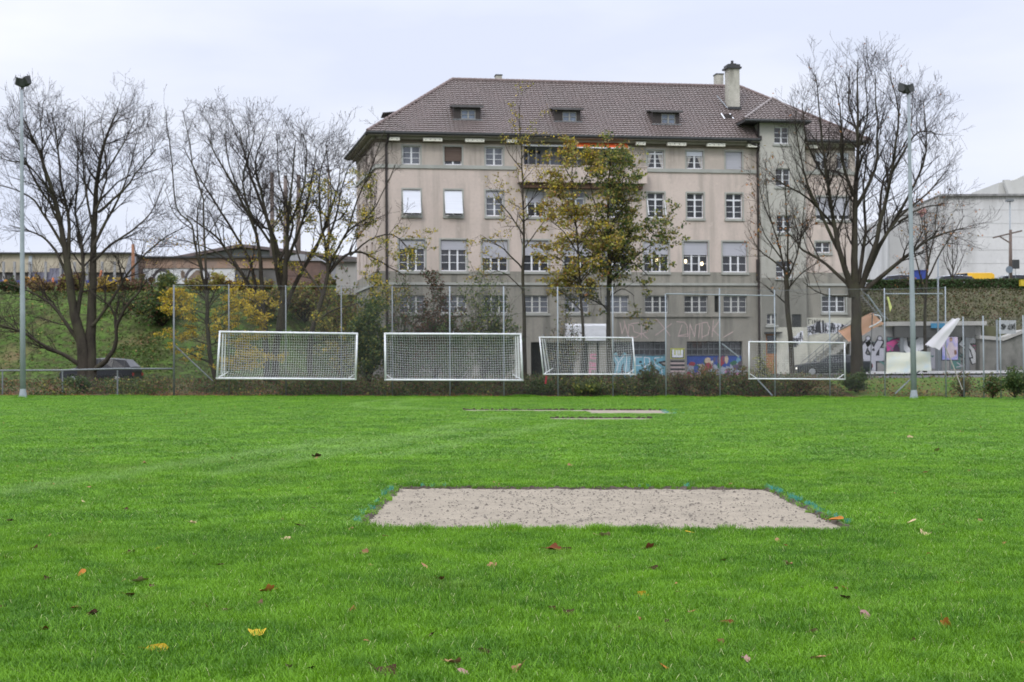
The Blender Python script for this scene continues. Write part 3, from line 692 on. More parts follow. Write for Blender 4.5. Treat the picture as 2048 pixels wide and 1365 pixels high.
# tower roof: eave all round, ridge running back into the main roof
z3 = B(1545, 240, TO - .55)[1]; ty = TO - .6
a3, b3 = B(1489, 243, ty)[0], B(1621, 238, ty)[0]; mid = B(1545, 198, 1.6)[0]; zp = B(1545, 198, 1.6)[1]
t0 = Vector((a3, ty, z3)); t1 = Vector((b3, ty, z3)); pk = Vector((mid, 1.6, zp)); pb = Vector((mid, 4.6, zp))
s = MB()
Sf = math.hypot(1.6 - ty, zp - z3); sv = Vector((0, (1.6 - ty) / Sf, (zp - z3) / Sf)); nv = Vector((0, -sv.z, sv.y))
tileface(s, (0, ty, z3), (1, 0, 0), sv, nv, Sf, lambda q: a3 + (mid - a3) * q / Sf, lambda q: b3 - (b3 - mid) * q / Sf)
Ll = 4.6 - ty; sl_ = Vector((mid - a3, 0, zp - z3)); SL = sl_.length; sl_.normalize(); nl = Vector((-sl_.z, 0, sl_.x))
tileface(s, t0, (0, 1, 0), sl_, nl, SL, lambda q: (1.6 - ty) * q / SL, lambda q: Ll)
s.add([t1, pk, pb, (b3, 4.6, z3)], [(0, 3, 2, 1)])
caps(s, t0 + u_, pk + u_, .1); caps(s, t1 + u_, pk + u_, .1); caps(s, pk + u_, pb + u_, .1)
tr_ = hb(s, 'tower_roof', tiles_m)
s = MB(); s.box(a3, b3, ty, ty + .05, z3 - .18, z3 - .01); s.box(a3, a3 + .05, ty + .05, 1.9, z3 - .18, z3 - .01); s.box(b3 - .05, b3, ty + .05, 1.9, z3 - .18, z3 - .01); s.box(a3 + .06, b3 - .06, ty + .06, 1.8, z3 - .12, z3 - .04)
s.tube([(a3, ty - .06, z3 - .08), (b3, ty - .06, z3 - .08)], .08, 6); hb(s, 'tower_gutter', darkmetal, tr_)
# dormers
def roofz(y): return E0[2] + (y - E0[1]) * rise / run
for (xa, xb, yt, yb, wa, wb, wt, wbm) in ((908, 961, 210, 240, 922, 951, 219.5, 238.5), (1109, 1161, 215, 244, 1125, 1153, 224, 243), (1306, 1359, 220, 249.5, 1322.6, 1350.5, 228, 248)):
    yo = 1.15
    for it in range(4): zb_ = B(xa, yb, yo)[1]; yo = E0[1] + (zb_ - E0[2]) * run / rise
    u0 = B(xa, yb, yo)[0]; u1 = B(xb, yb, yo)[0]; zt = B(xa, yt + 4, yo)[1]; yk = E0[1] + (zt + .25 - E0[2]) * run / rise
    s = MB(); s.prism([(u0, yo, zb_), (u0, yo, zt), (u0, yk, zt + .12), (u0, yk, zb_)], (.08, 0, 0)); s.prism([(u1 - .08, yo, zb_), (u1 - .08, yo, zt), (u1 - .08, yk, zt + .12), (u1 - .08, yk, zb_)], (.08, 0, 0))
    g0 = B(wa, wt, yo)[0]; g1 = B(wb, wt, yo)[0]; gz1 = B(wa, wt, yo)[1]; gz0 = B(wa, wbm, yo)[1]
    wall_holes(s, u0 + .08, u1 - .08, zb_, zt, [(g0, g1, gz0, gz1)], y=yo, dep=.1)
    s.T = None
    dm = hb(s, 'dormer', dormer_m, roof)
    s = MB(); s.prism([(u0 - .16, yo - .22, zt + .0), (u1 + .16, yo - .22, zt + .0), (u1 + .1, yk + .2, zt + .3), (u0 - .1, yk + .2, zt + .3)], (0, 0, .1)); s.box(u0 - .18, u1 + .18, yo - .27, yo - .22, zt - .06, zt + .1)
    hb(s, 'dormer_roof', pm('dormer_sheet', (.07, .065, .065), (.1, .095, .095), 2, .5), roof)
    s = MB(); D = yo + .03
    s.box(g0, g0 + .05, D, D + .04, gz0, gz1); s.box(g1 - .05, g1, D, D + .04, gz0, gz1); s.box(g0 + .05, g1 - .05, D, D + .04, gz0, gz0 + .05); s.box(g0 + .05, g1 - .05, D, D + .04, gz1 - .05, gz1); m_ = (g0 + g1) / 2; s.box(m_ - .05, m_ + .05, D - .01, D + .04, gz0 + .05, gz1 - .05); zz = (gz0 + gz1) / 2
    s.box(g0 + .05, m_ - .05, D, D + .03, zz - .015, zz + .015); s.box(m_ + .05, g1 - .05, D, D + .03, zz - .015, zz + .015); hb(s, 'dormer_window', pm('grey_frame', (.3, .3, .28), (.2, .2, .19), 3, .7), roof)
    s = MB(); s.quad((g0, D + .05, gz0), (g1, D + .05, gz0), (g1, D + .05, gz1), (g0, D + .05, gz1)); hb(s, 'dormer_pane', pm('dormer_glass', (.16, .2, .27), (.1, .12, .16), 3, .1, spec=.6), roof)
    s = MB(); s.box(u0 - .1, u1 + .1, yo - .14, yo - .01, zb_ - .02, zb_ + .04); hb(s, 'flashing', galv_dark, roof)
# dormer on the left hip
c = foot * .45 + RL * .55 if False else e0 + hd * 4.6 + hs * 2.2
s = MB(); cz = B(775, 245, 4.0)[1]; cu = B(771, 240, 4.0)[0]
s.box(cu, cu + 2.2, 3.3, 4.7, cz - .2, cz + .42); s.prism([(cu - .25, 3.1, cz + .42), (cu + 2.4, 3.1, cz + .7), (cu + 2.4, 4.9, cz + .7), (cu - .25, 4.9, cz + .42)], (0, 0, .09)); hb(s, 'dormer', dormer_m, roof)
# skylight
u0, z0 = B(1447, 239, 1.6); yo = E0[1] + (z0 - E0[2]) * run / rise
s = MB(); s.box(u0, u0 + .55, yo - .05, yo + .35, z0 - .05, z0 + .3, 0); s.tube([(u0 - .03, yo - .15, z0 - .03), (u0 - .12, yo + .35, z0 + .42)], .05, 4, 1); s.tube([(u0 + .6, yo - .15, z0 - .03), (u0 + .5, yo + .35, z0 + .42)], .05, 4, 1); hb(s, 'roof_hatch', [dormer_m, white], roof)
# chimneys
def chimney(xa, xb, yt, yb, off, dep, cap, nm='chimney'):
    u0, zt = B(xa, yt, off); u1 = B(xb, yt, off)[0]; zb_ = B(xa, yb, off)[1]
    s = MB(); s.box(u0, u1, off, off + dep, zb_ - .6, zt); ch = hb(s, nm, chim, roof)
    s = MB()
    if cap:
        s.box(u0 - .16, u1 + .12, off - .14, off + dep + .14, zt, zt + .12); s.box(u0 - .06, u1 + .04, off - .05, off + dep + .05, zt + .12, zt + .3); m_ = (u0 + u1) / 2; s.box(m_ - .22, m_ + .22, off + .1, off + dep - .1, zt + .3, zt + .38); s.tube([(m_, off + .4, zt + .38), (m_, off + .4, zt + .62)], .1, 8)
        f_ = MB(); f_.box(u0 - .08, u1 + .08, off - .1, off - .01, zb_ - .06, zb_ + .1); hb(f_, 'flashing', darkmetal, roof); f_ = MB(); f_.tube([(u0 - .08, off, zb_), (u0 - .62, off + .75, zb_ + 1.0)], .035, 4); hb(f_, 'flashing', galv, roof)
    else: s.box(u0 - .04, u1 + .04, off - .04, off + dep + .04, zt, zt + .07)
    hb(s, 'chimney_cap', darkmetal, roof)
chimney(1457, 1479, 137, 217, 2.35, .85, True); chimney(1433, 1447, 149, 178, 6.2, .7, False); chimney(992, 1004, 151, 166, 6.0, .6, False)
# downpipes
s = MB(); u = B(773, 400, -.1)[0]
s.tube([(u + .1, -OV + .0, ZE - .12), (u + .1, -.45, 16.5), (u, -.1, 16.2), (u, -.1, ZB)], .085, 8); hb(s, 'downpipe', pipe_m)
s = MB(); u = B(1516.5, 400, -.12)[0]
s.tube([(25.1, -OV, ZE - .1), (u, -.4, 16.5), (u, -.13, 16.1), (u, -.13, ZB)], .1, 8); h0 = B(1516, 560, -.13)[1]; h1 = B(1516, 519, -.13)[1]; s.box(u - .17, u + .09, -.24, -.03, h0, h1); hb(s, 'downpipe', pipe_m)
s = MB(); s.tube([(ta - .06, TO + .1, 18.2), (ta - .06, TO + .1, 16.9)], .06, 6); s.box(ta - .12, ta + .1, TO - .1, TO + .1, 16.95, 17.25); hb(s, 'downpipe', pipe_m)
# ------------------------------------------------------------------ graffiti and murals painted on the walls (thin paint skins)
def ribbon(mb, pts, w, T, m=0, lift=0):
    w = w * 30.5
    for i in range(len(pts) - 1):
        a, b = Vector(pts[i]), Vector(pts[i + 1]); d = (b - a)
        if d.length < 1e-6: continue
        d.normalize(); n = Vector((-d.y, d.x)) * w / 2; a2 = a - d * w * .35; b2 = b + d * w * .35
        mb.quad(*[T(p.x, p.y, lift + i * .00012) for p in (a2 - n, b2 - n, b2 + n, a2 + n)], m)
def Bf(off, y): return lambda x, yy, l=0: (B(x, yy, off)[0], y - l, B(x, yy, off)[1])
pinkp = pm('pink_spray', (.52, .4, .38), (.42, .33, .31), 8, .8)
T = Bf(0, -.008)
s = MB()
for st in ([(1240, 646), (1244, 668), (1250, 650), (1256, 672)], [(1248, 642), (1258, 675)], [(1258, 650), (1256, 674)], [(1257, 649), (1266, 652), (1268, 664), (1282, 668), (1271, 676), (1262, 673)], [(1262, 648), (1277, 646)], [(1283, 676), (1283, 648), (1294, 650), (1295, 664), (1284, 668)], [(1284, 667), (1296, 678)],
           [(1312, 638), (1332, 660), (1340, 672)], [(1343, 648), (1330, 657), (1311, 671)], [(1353, 644), (1369, 645), (1374, 652), (1376, 673), (1356, 673), (1364, 650)], [(1357, 672), (1376, 668)], [(1379, 678), (1380, 648), (1389, 674), (1392, 650), (1400, 648), (1397, 676)],
           [(1404, 678), (1404, 646), (1414, 645), (1419, 656), (1416, 670), (1405, 674)], [(1427, 640), (1424, 674)], [(1438, 642), (1426, 660), (1438, 672)], [(1447, 675), (1466, 664)], [(1422, 634), (1424, 637)]):
    ribbon(s, st, .05, T)
hb(s, 'graffiti', pinkp)['label'] = 'pale pink sprayed lettering above the garage doors'
s = MB(); T = Bf(.26, .250); ltb = pm('mural_light_blue', (.2, .42, .5), (.14, .34, .44), 1.6, .8); blk = pm('spray_black', (.03, .03, .035), (.05, .05, .06), 5, .7)
letters = [[(1229, 712), (1238, 728), (1250, 712)], [(1238, 727), (1232, 760)], [(1255, 714), (1252, 752), (1266, 752)], [(1285, 716), (1272, 716), (1271, 752), (1286, 750)], [(1272, 733), (1282, 733)],
           [(1290, 754), (1290, 716), (1300, 718), (1301, 730), (1291, 735), (1304, 753)], [(1326, 716), (1311, 718), (1310, 730), (1324, 738), (1326, 752), (1310, 756)]]
for k, l in enumerate(letters): ribbon(s, l, .62, T, 1, .0 + k * .0006)
for k, l in enumerate(letters): ribbon(s, l, .42, T, 0, .006 + k * .0006)
for k, l in enumerate(letters): ribbon(s, [(x - 1.4, y - 1.4) for x, y in l], .05, T, 2, .011)
s2 = T(1228, 762); hb(s, 'mural', [ltb, blk, white])['label'] = 'big light blue bubble lettering on the left garage door'
s = MB(); cols = [pm('mural_%d' % i, c, None, 5, .8) for i, c in enumerate([(.05, .09, .3), (.45, .22, .34), (.5, .4, .3), (.3, .06, .08), (.16, .34, .46), (.55, .53, .52), (.05, .14, .09), (.12, .1, .16)])]
rq = random.Random(21)
T = Bf(.26, .252)
for x0 in range(1372, 1486, 8): s.quad(T(x0, 712), T(x0 + 8, 712), T(x0 + 8, 730 + rq.uniform(-5, 6)), T(x0, 730 + rq.uniform(-5, 6)), 0)
for k in range(46):
    x = rq.uniform(1375, 1482); y = rq.uniform(718, 762); rx = rq.uniform(3, 9); ry = rq.uniform(4, 10); m = rq.choice([1, 1, 2, 3, 4, 4, 5, 6, 7, 0])
    n = 8; a0 = rq.random() * 6; pts_ = [T(min(1484, max(1372, x + rx * math.cos(a0 + t * .785) * rq.uniform(.6, 1.2))), min(764, y + ry * math.sin(a0 + t * .785) * rq.uniform(.6, 1.2)), .0005 * (k + 2)) for t in range(n)]
    s.add(pts_, [tuple(range(n))], m)
hb(s, 'mural', cols)['label'] = 'colourful abstract mural on the right garage door'
s = MB(); T = Bf(0, -.006); yl = pm('spray_yellow', (.5, .52, .13), (.4, .42, .1), 6, .8)
s.quad(T(1341, 697), T(1369, 697), T(1369, 718), T(1341, 718), 0); ribbon(s, [(1346, 701), (1346, 713), (1355, 713), (1364, 713), (1364, 702)], .16, T, 1, .002); ribbon(s, [(1353, 702), (1353, 709)], .12, T, 1, .004); ribbon(s, [(1358, 702), (1358, 708)], .12, T, 1, .004); ribbon(s, [(1343.5, 700), (1343.5, 716), (1367, 716), (1367, 699.5)], .05, T, 2, .006)
for k in range(6): ribbon(s, [(1342, 723 + k * 4), (1368, 723 + k * 4)], .11, T, 3 if k % 2 else 2, .001)
hb(s, 'graffiti', [yl, white, blk, pinkp])['label'] = 'small yellow and white graffiti tag on the pillar between garages'
s = MB(); T = Bf(0, -.006); pk2 = pm('spray_pink', (.6, .25, .33), (.5, .2, .28), 6, .8)
for st in ([(1191, 749), (1180, 749), (1180, 738), (1191, 738)], [(1191, 732), (1180, 732)], [(1191, 728), (1186, 728), (1180, 726)], [(1191, 717), (1182, 717), (1182, 710), (1191, 710)]): ribbon(s, st, .13, T)
hb(s, 'graffiti', pk2)['label'] = 'pink vertical graffiti on the undercroft pillar'
s = MB(); T = Bf(-.3, -.3); s.quad(T(1131, 652), T(1214, 652), T(1214, 682), T(1131, 682)); s.quad(T(1131, 652), T(1214, 652), (B(1214, 652)[0], 0, B(1214, 648)[1]), (B(1131, 652)[0], 0, B(1131, 648)[1])); hb(s, 'canopy_sheet', white)
# whitewashed base of the right wing with scribbles
s = MB(); a = B(1566, 700)[0]; s.box(tb + .001, UE + .002, -.03, .001, ZB, B(1650, 636)[1]); s.box(B(1553, 700, TO)[0], tb + .03, TO - .03, TO - .001, ZB, B(1570, 655, TO)[1]); hb(s, 'whitewash', pm('whitewash', (.55, .54, .46), (.46, .45, .38), 1, .9, .1, stain=((.32, .31, .27), 2, (1, 1, .5))))
s = MB(); T = Bf(-.04, -.042); TW_ = Bf(-.54, -.536); rq = random.Random(9); wsp = pm('spray_white', (.66, .67, .72), None, 5, .8)
ay = lambda x: 694 - 38 * math.sin(min(1, max(0, x - 1579) / 62) * 1.57) + max(0, x - 1675) * .25
for k in range(46):
    x = 1580 + k * 2.6; y = ay(x); h = rq.uniform(9, 14); ribbon(s, [(x, y - h * .6), (x + rq.uniform(-3, 3), y + h * .7)], .2, TW_ if x < 1606 else T, 1, rq.uniform(0, .003))
for k in range(62):
    x = rq.uniform(1580, 1699); y = ay(x); st = [(x + rq.uniform(-5, 5), y + rq.uniform(-10, 11)) for _ in range(4)]
    ribbon(s, st, rq.choice([.035, .045, .05]), TW_ if x < 1606 else T, 0, .004 + .0003 * k)
for k in range(8): x = rq.uniform(1632, 1646); ribbon(s, [(x, 645 + rq.uniform(-4, 4)), (x + rq.uniform(-3, 3), 664)], .13, T, 0, .025 + .0003 * k)
for st in ([(1618, 648), (1617, 640), (1622, 640)], [(1625, 648), (1625, 640)], [(1629, 648), (1629, 640), (1633, 648), (1634, 640)], [(1637, 648), (1641, 640)]): ribbon(s, st, .05, T, 0)
hb(s, 'graffiti', [blk, wsp])['label'] = 'black and white scribbled graffiti above the outside stairs'
# ------------------------------------------------------------------ outside stairs with railing
conc = pm('concrete', (.3, .295, .265), (.22, .215, .19), .9, .9, .25, bscale=12)
st_ = thing('outdoor_staircase', house.matrix_basis @ Vector((28.2, -1.6, .15)), 'concrete outdoor staircase with thin railing rising along the right wing', 'stairs', rz=ANG)
ua = 28.4; ub = B(1705, 690, -1.5)[0]; za = .75; zb2 = B(1700, 668, -1.5)[1]; n = 16
s = MB()
for k in range(n):
    x0 = ua + (ub - ua) * k / n; z1_ = za + (zb2 - za) * (k + 1) / n; s.box(x0 - 28.2, ua - 28.2 + (ub - ua) * (k + 1) / n + .002, 0, 1.4, max(-.1, z1_ - .5) - .6, z1_ - .6)
s.box(ub - 28.2, ub - 28.2 + .9, 0, 1.4, zb2 - .9, zb2 - .6); s.build('steps', conc, st_)
s = MB(); q = lambda t, h: (ua + (ub - ua) * t - 28.2, -.02, za + (zb2 - za) * t + h - .6)
for h in (.45, .7, 1.0): s.tube([q(0, h), q(1, h), (q(1, h)[0] + .8, -.02, q(1, h)[2])], .025, 5)
for k in range(8): s.tube([q(k / 7, 0), q(k / 7, 1.0)], .022, 5)
s.build('railing', galv_dark, st_)
# ------------------------------------------------------------------ tall ball-catch fence behind the pitch
FY = 76.4
def fz(x): return -.009 * x
fence = thing('ball_fence', (0, FY, 0), 'tall chain link ball fence with grey posts stretching behind all the goals', 'fence')
posts = [348, 458, 572, 683, 785, 900, 1008, 1116, 1226, 1332, 1440, 1550, 1660, 1770, 1892]
tops = [570, 569, 571, 571, 572, 573, 573, 574, 574, 588, 577, 580, 577, 577, 574]
FX = []
for i, (x, t) in enumerate(zip(posts, tops)):
    p = P(x, t, FY); q = P(x, 785, FY); X = P(x, 690, FY).x; FX.append((X, p.z))
    m = MB(); r = .05 if i == 0 else .034
    m.tube([(q.x, 0, fz(X) - .1), (X, 0, p.z)], r, 8, 0)
    m.build('post', galv_dark if i < 5 else galv, fence, smooth=True)
m = MB(); sp = .085; r = .0036
x0, x1 = FX[0][0], FX[-1][0]
def ftop(x):
    return np.interp(x, [a for a, _ in FX], [min(b, 5.9) if False else b for _, b in FX])
H = 5.8
def clipline(xa, sgn):
    """diagonal wire from the ground at xa, climbing with slope sgn"""
    za = 0.05
    xb = xa + sgn * H
    pa, pb = (xa, za), (xb, za + H)
    # clip to [x0,x1]
    def at(x): t = (x - xa) / (xb - xa); return (x, za + t * H)
    if max(xa, xb) < x0 or min(xa, xb) > x1: return
    if pa[0] < x0: pa = at(x0)
    if pa[0] > x1: pa = at(x1)
    if pb[0] < x0: pb = at(x0)
    if pb[0] > x1: pb = at(x1)
    t = float(ftop(pb[0]))
    if pb[1] > t and abs(pb[0] - pa[0]) > .01:
        k = (t - pa[1]) / (pb[1] - pa[1])
        if k <= 0: return
        pb = (pa[0] + (pb[0] - pa[0]) * k, t)
    m.tube([(pa[0], .05, pa[1] - .009 * pa[0]), (pb[0], .05, pb[1])], r, 3, 0, False)
x = x0 - H
while x < x1 + H:
    clipline(x, 1); clipline(x, -1); x += sp * 1.414
m.build('chain_link_mesh', wirem, fence)
m = MB()
for i in range(len(FX) - 1):
    if i != 8: m.tube([(FX[i][0], .02, FX[i][1] - .05), (FX[i + 1][0], .02, FX[i + 1][1] - .05)], .012 if i not in (0,) else .02, 4)
m.build('tension_wire', galv_dark, fence)
m = MB(); a = P(1332, 588, FY); b = P(1550, 592, FY); m.tube([(a.x, -.03, a.z), (b.x, -.03, b.z)], .03, 5); a = P(1770, 588, FY); b = P(1885, 588, FY); m.tube([(a.x, -.03, a.z), (b.x, -.03, b.z)], .03, 5)
m.build('top_rail', galv, fence)
for (xa, ya, xb, yb) in ((348, 690, 425, 762), (1444, 688, 1478, 715), (1515, 760, 1545, 792), (1862, 720, 1790, 788), (1735, 590, 1770, 640)):
    m = MB(); a = P(xa, ya, FY + .1); b = P(xb, yb, FY + .1); m.tube([(a.x, .1, a.z), (b.x, .1, b.z)], .04, 6); m.build('brace', galv_dark if xa < 1000 else galv, fence)
# lower fence on the right, coming forward
lf = thing('side_fence', (P(1926, 780, 76).x, 76, -.2), 'lower chain link fence with thin grey posts at the right edge', 'fence')
o_ = lf.location
LP = [(1892, 635, 76.4), (1926, 634, 76.2), (1966, 632, 74.8), (2000, 636, 74.2), (2046, 631, 72.6), (2110, 625, 70.5)]
PP = []
for x, t, Y in LP:
    p = P(x, t, Y); PP.append(p); m = MB()
    if x > 1900: m.tube([(p.x - o_.x, Y - o_.y, -.1), (p.x - o_.x, Y - o_.y, p.z - o_.z)], .036, 8); m.build('post', galv, lf, smooth=True)
m = MB()
for i in range(len(PP) - 1):
    a, b = PP[i], PP[i + 1]; L = math.hypot(b.x - a.x, b.y - a.y); hh = a.z - fz(a.x); n = int(L / .12)
    u = Vector(((b.x - a.x) / L, (b.y - a.y) / L, 0)); O = Vector((a.x, a.y, fz(a.x))) - Vector(o_)
    for k in range(-int(hh / .12), n + int(hh / .12) + 1):
        for s_ in (1, -1):
            xa = k * .12; xb = xa + s_ * hh; za, zb = 0, hh
            if max(xa, xb) <= 0 or min(xa, xb) >= L: continue
            f_ = lambda x: (x - xa) / (xb - xa) * hh
            p0, p1 = xa, xb
            if p0 < 0: p0 = 0
            if p0 > L: p0 = L
            if p1 < 0: p1 = 0
            if p1 > L: p1 = L
            m.tube([O + u * p0 + Vector((0, 0, f_(p0))), O + u * p1 + Vector((0, 0, f_(p1)))], .0034, 3, 0, False)
m.build('chain_link_mesh', wirem, lf)
# low rail fence on the left
rf_ = thing('low_rail_fence', (P(235, 780, 77).x, 77, .2), 'low grey rail fence in front of the dark parked estate car', 'fence')
m = MB(); o_ = rf_.location
ptsr = [P(-60, 742, 77), P(125, 741, 77), P(235, 738, 77), P(345, 738, 77)]
m.tube([p - o_ for p in ptsr], .05, 6); m.build('rail', galv_dark, rf_, smooth=True)
for x in (5, 125, 235):
    p = P(x, 741, 77); m = MB(); m.tube([(p.x - o_.x, 0, -.2), (p.x - o_.x, 0, p.z - o_.z)], .045, 6); m.build('post', galv_dark, rf_)
m = MB(); xx = ptsr[0].x
while xx < ptsr[3].x - .1:
    m.tube([(xx - o_.x, .03, -.1), (xx + 1.2 - o_.x, .03, 1.2)], .0035, 3, 0, False); m.tube([(xx + 1.2 - o_.x, .03, -.1), (xx - o_.x, .03, 1.2)], .0035, 3, 0, False); xx += .14
m.build('chain_link_mesh', wirem, rf_)
# ------------------------------------------------------------------ goals hung up on the fence
def goal(TL, TR, BR, BL, Y, label, dep, r=.055, cell=.125, nr=.0078, back='in', side=None, nm=goalwhite):
    c = [P(TL[0], TL[1], Y), P(TR[0], TR[1], Y), P(BR[0], BR[1], Y), P(BL[0], BL[1], Y)]
    o = Vector((c[3].x, Y, c[3].z)); g = thing('football_goal', o, label, 'goal', 'goals hung up along the ball fence')
    c = [p - o for p in c]
    names = ('crossbar', 'upright', 'crossbar', 'upright')
    for i in range(4):
        m = MB(); a, b = c[i], c[(i + 1) % 4]; d = (b - a).normalized() * r
        if i % 2 == 0: a = a - d; b = b + d
        m.tube([a, b], r, 8); m.build(names[i], nm, g, smooth=True)
    def S(s, t, bulge=True):
        p = (c[0] * (1 - s) + c[1] * s) * (1 - t) + (c[3] * (1 - s) + c[2] * s) * t
        e = min(1, min(s, 1 - s) * 9); e2 = min(1, t * 4.5); e3 = min(1, (1 - t) * 5); b = (e * (2 - e)) * (e2 * (2 - e2)) * (e3 * (2 - e3))
        sag = .13 * math.sin(math.pi * t) * math.sin(s * 3.14)
        return p + Vector((0, dep * b, -sag * b - .03 * math.sin(s * 9) * math.sin(t * 3.14)))
    W = (c[1] - c[0]).length; Hh = (c[0] - c[3]).length; nx = int(W / cell); nz = int(Hh / cell); m = MB()
    for i in range(nx + 1): m.tube([S(i / nx, k / 14) for k in range(15)], nr, 3, 0, False)
    for k in range(nz + 1): m.tube([S(j / 26, k / nz) for j in range(27)], nr, 3, 0, False)
    m.build('net', netm, g)
    # stanchions of the folded net frame
    m = MB()
    for s_ in (0, 1):
        a = c[0] if s_ == 0 else c[1]; b = c[3] if s_ == 0 else c[2]; k = .16 if s_ == 0 else -.16
        if side == s_: m.tube([a + Vector((k * .9, .05, -.1)), b + Vector((k * 1.1, .35, .1))], r * .75, 6); m.tube([b, b + Vector((k * 3.2, .3, .32))], .022, 5); m.tube([a + Vector((k * 1.7, .1, -.1)), b + Vector((k * 2., .35, .1))], r * .5, 6)
        else: m.tube([b + Vector((0, 0, .3)), b + Vector((k * 2.6, .02, .02))], .02, 5)
    m.build('stanchion', nm, g)
    m = MB()
    for t in (.04, .5, .96):
        p = c[0] * (1 - t) + c[1] * t; m.tube([p, p + Vector((0, FY - Y, .15))], .02, 5)
    m.build('hanging_hook', galv_dark, g)
    return g
goal((440, 664), (714, 668), (711, 759), (434, 757), 75.5, 'full size white goal hung beside the yellow tree, leftmost on the fence', .55, side=0)
goal((770, 668), (1041, 669), (1045, 761), (771, 760), 75.5, 'full size white goal with white net in front of the red brown shrub', .55, side=1)
goal((1079, 675), (1265, 676), (1271, 749), (1087, 749), 75.5, 'smaller white goal with slanted posts in front of the leafy tree', .5, r=.034, cell=.12, nr=.0055, side=0)
goal((1498, 684), (1689, 686), (1690, 759), (1498, 758), 75.5, 'smaller white goal at the right, in front of the door and stairs', .5, r=.036, cell=.12, nr=.0026)
rp = thing('marker_pole', P(1091, 770, 76), 'short red pole leaning under the smaller left goal', 'pole'); m = MB(); m.tube([P(1091, 768, 76) - rp.location, P(1093, 752, 76) - rp.location], .05, 6); m.build('pole_tube', pm('red_paint', (.35, .04, .05), None, 3, .6), rp)
# ------------------------------------------------------------------ floodlight masts
def mast(xb, yb, xt, yt, hx, hy, Y, label, sgn, r0):
    b = G(xb, yb); Y = Y or b.y; b = P(xb, yb, Y); b.z = -.009 * b.x; t = P(xt, yt, Y) - b; h = P(hx, hy, Y) - b
    g = thing('floodlight_mast', b, label, 'floodlight', 'floodlight masts at the far side of the pitch')
    m = MB(); m.tube([t * k for k in (0, .3, .6, .85, 1)], [r0, r0 * .86, r0 * .7, r0 * .56, r0 * .5], 10); m.build('pole', galv, g, smooth=True)
    m = MB(); m.tube([(0, 0, 0), (0, 0, .04)], .3, 12); m.tube([(0, 0, .04), (0, 0, .12), t * .03], [r0 * 1.9, r0 * 1.3, r0], 10)
    for a in range(4): m.box(.2 * math.cos(a * 1.57 + .7) - .03, .2 * math.cos(a * 1.57 + .7) + .03, .2 * math.sin(a * 1.57 + .7) - .03, .2 * math.sin(a * 1.57 + .7) + .03, .04, .09)
    m.build('base_plate', galv, g)
    m = MB(); m.tube([t, h + Vector((0, 0, -.1))], .06, 6); m.tube([h + Vector((-.3, 0, -.05)), h + Vector((.3, 0, .0))], .04, 6); m.build('bracket', darkmetal, g)
    for k, (dx, dz, ang, tw__) in enumerate(((-.17 * sgn, .02, .45, .5), (.17 * sgn, .06, -.5, -.6), (-.02, .0, .1, 1.9))):
        R = Matrix.Rotation(ang * sgn, 4, 'Y') @ Matrix.Rotation(tw__, 4, 'Z'); T_ = lambda p, R=R, dx=dx, dz=dz: h + Vector((dx, 0, dz)) + R @ Vector(p)
        m = MB(T_); m.add([(-.16, -.12, -.2), (.16, -.12, -.2), (.16, .12, -.2), (-.16, .12, -.2), (-.26, -.18, .18), (.26, -.18, .18), (.26, .18, .18), (-.26, .18, .18)], [(0, 3, 2, 1), (0, 1, 5, 4), (1, 2, 6, 5), (2, 3, 7, 6), (3, 0, 4, 7)])
        m.tube([(-.28, 0, -.02), (-.3, 0, .26)], .02, 4); m.tube([(.28, 0, -.02), (.3, 0, .26)], .02, 4)
        l = m.build('lamp_head', darkmetal, g)
        m = MB(T_); m.quad((-.24, -.17, .17), (.24, -.17, .17), (.24, .17, .17), (-.24, .17, .17)); m.build('lamp_glass', pm('lamp_lens', (.3, .33, .3), (.2, .22, .2), 4, .1, spec=.7), l)
mast(46, 797, 43, 180, 46, 166, None, 'tall grey floodlight mast in front of the left bare tree', 1, .145)
mast(1828, 797, 1817, 190, 1812, 179, 73, 'tall grey floodlight mast in front of the right bare tree', -1, .155)
# ------------------------------------------------------------------ flags and banners at the fence
salmon = pm('salmon_cloth', (.95, .56, .41), (.9, .5, .36), 1.6, .8, stretch=(1, 1, 4)); clothw = pm('white_cloth', (.68, .64, .70), (.6, .57, .63), 1.2, .8); bann = pm('banner_cloth', (.62, .61, .55), (.55, .54, .48), 1, .8, stain=((.48, .54, .6), 1.5, (1, 1, 1)))
def sheet(name, mat, corners, Y, label, cat, nx=16, ny=8, amp=.08, ph=0, par=None):
    c = [P(x, y, Y + d) for x, y, d in corners]; o = c[3].copy(); m = MB(); v = []
    for j in range(ny + 1):
        for i in range(nx + 1):
            s, t = i / nx, j / ny; p = (c[0] * (1 - s) + c[1] * s) * (1 - t) + (c[3] * (1 - s) + c[2] * s) * t
            p = p + Vector((0, amp * (math.sin(s * 7 + ph + t * 2) + .5 * math.sin(t * 9 + s * 3)), .03 * math.sin(s * 11 + ph))); v.append(p - o)
    v2 = [p + Vector((0, .006, 0)) for p in v]; k = nx + 1
    m.add(v, [(j * k + i, j * k + i + 1, (j + 1) * k + i + 1, (j + 1) * k + i) for j in range(ny) for i in range(nx)])
    ob = m.build(name, mat, par, smooth=True); ob.location = o if not par else o - par.location
    if not par: tag(ob, label, cat)
    return ob
fl_ = thing('banner_flag', P(1700, 690, 82), 'salmon orange banner with white stroke, tilted behind the thick tree trunk', 'banner')
sheet('cloth', salmon, [(1676, 662, 0), (1745, 624, 0), (1768, 647, .3), (1698, 684, .3)], 82, '', '', amp=.04, par=fl_)
m = MB(); oo = fl_.location; m.tube([P(1748, 630, 81.8) - oo, P(1759, 632, 81.8) - oo, P(1763, 641, 81.8) - oo, P(1752, 649, 81.8) - oo, P(1738, 655, 81.8) - oo], .045, 5); m.build('white_stroke', white, fl_)
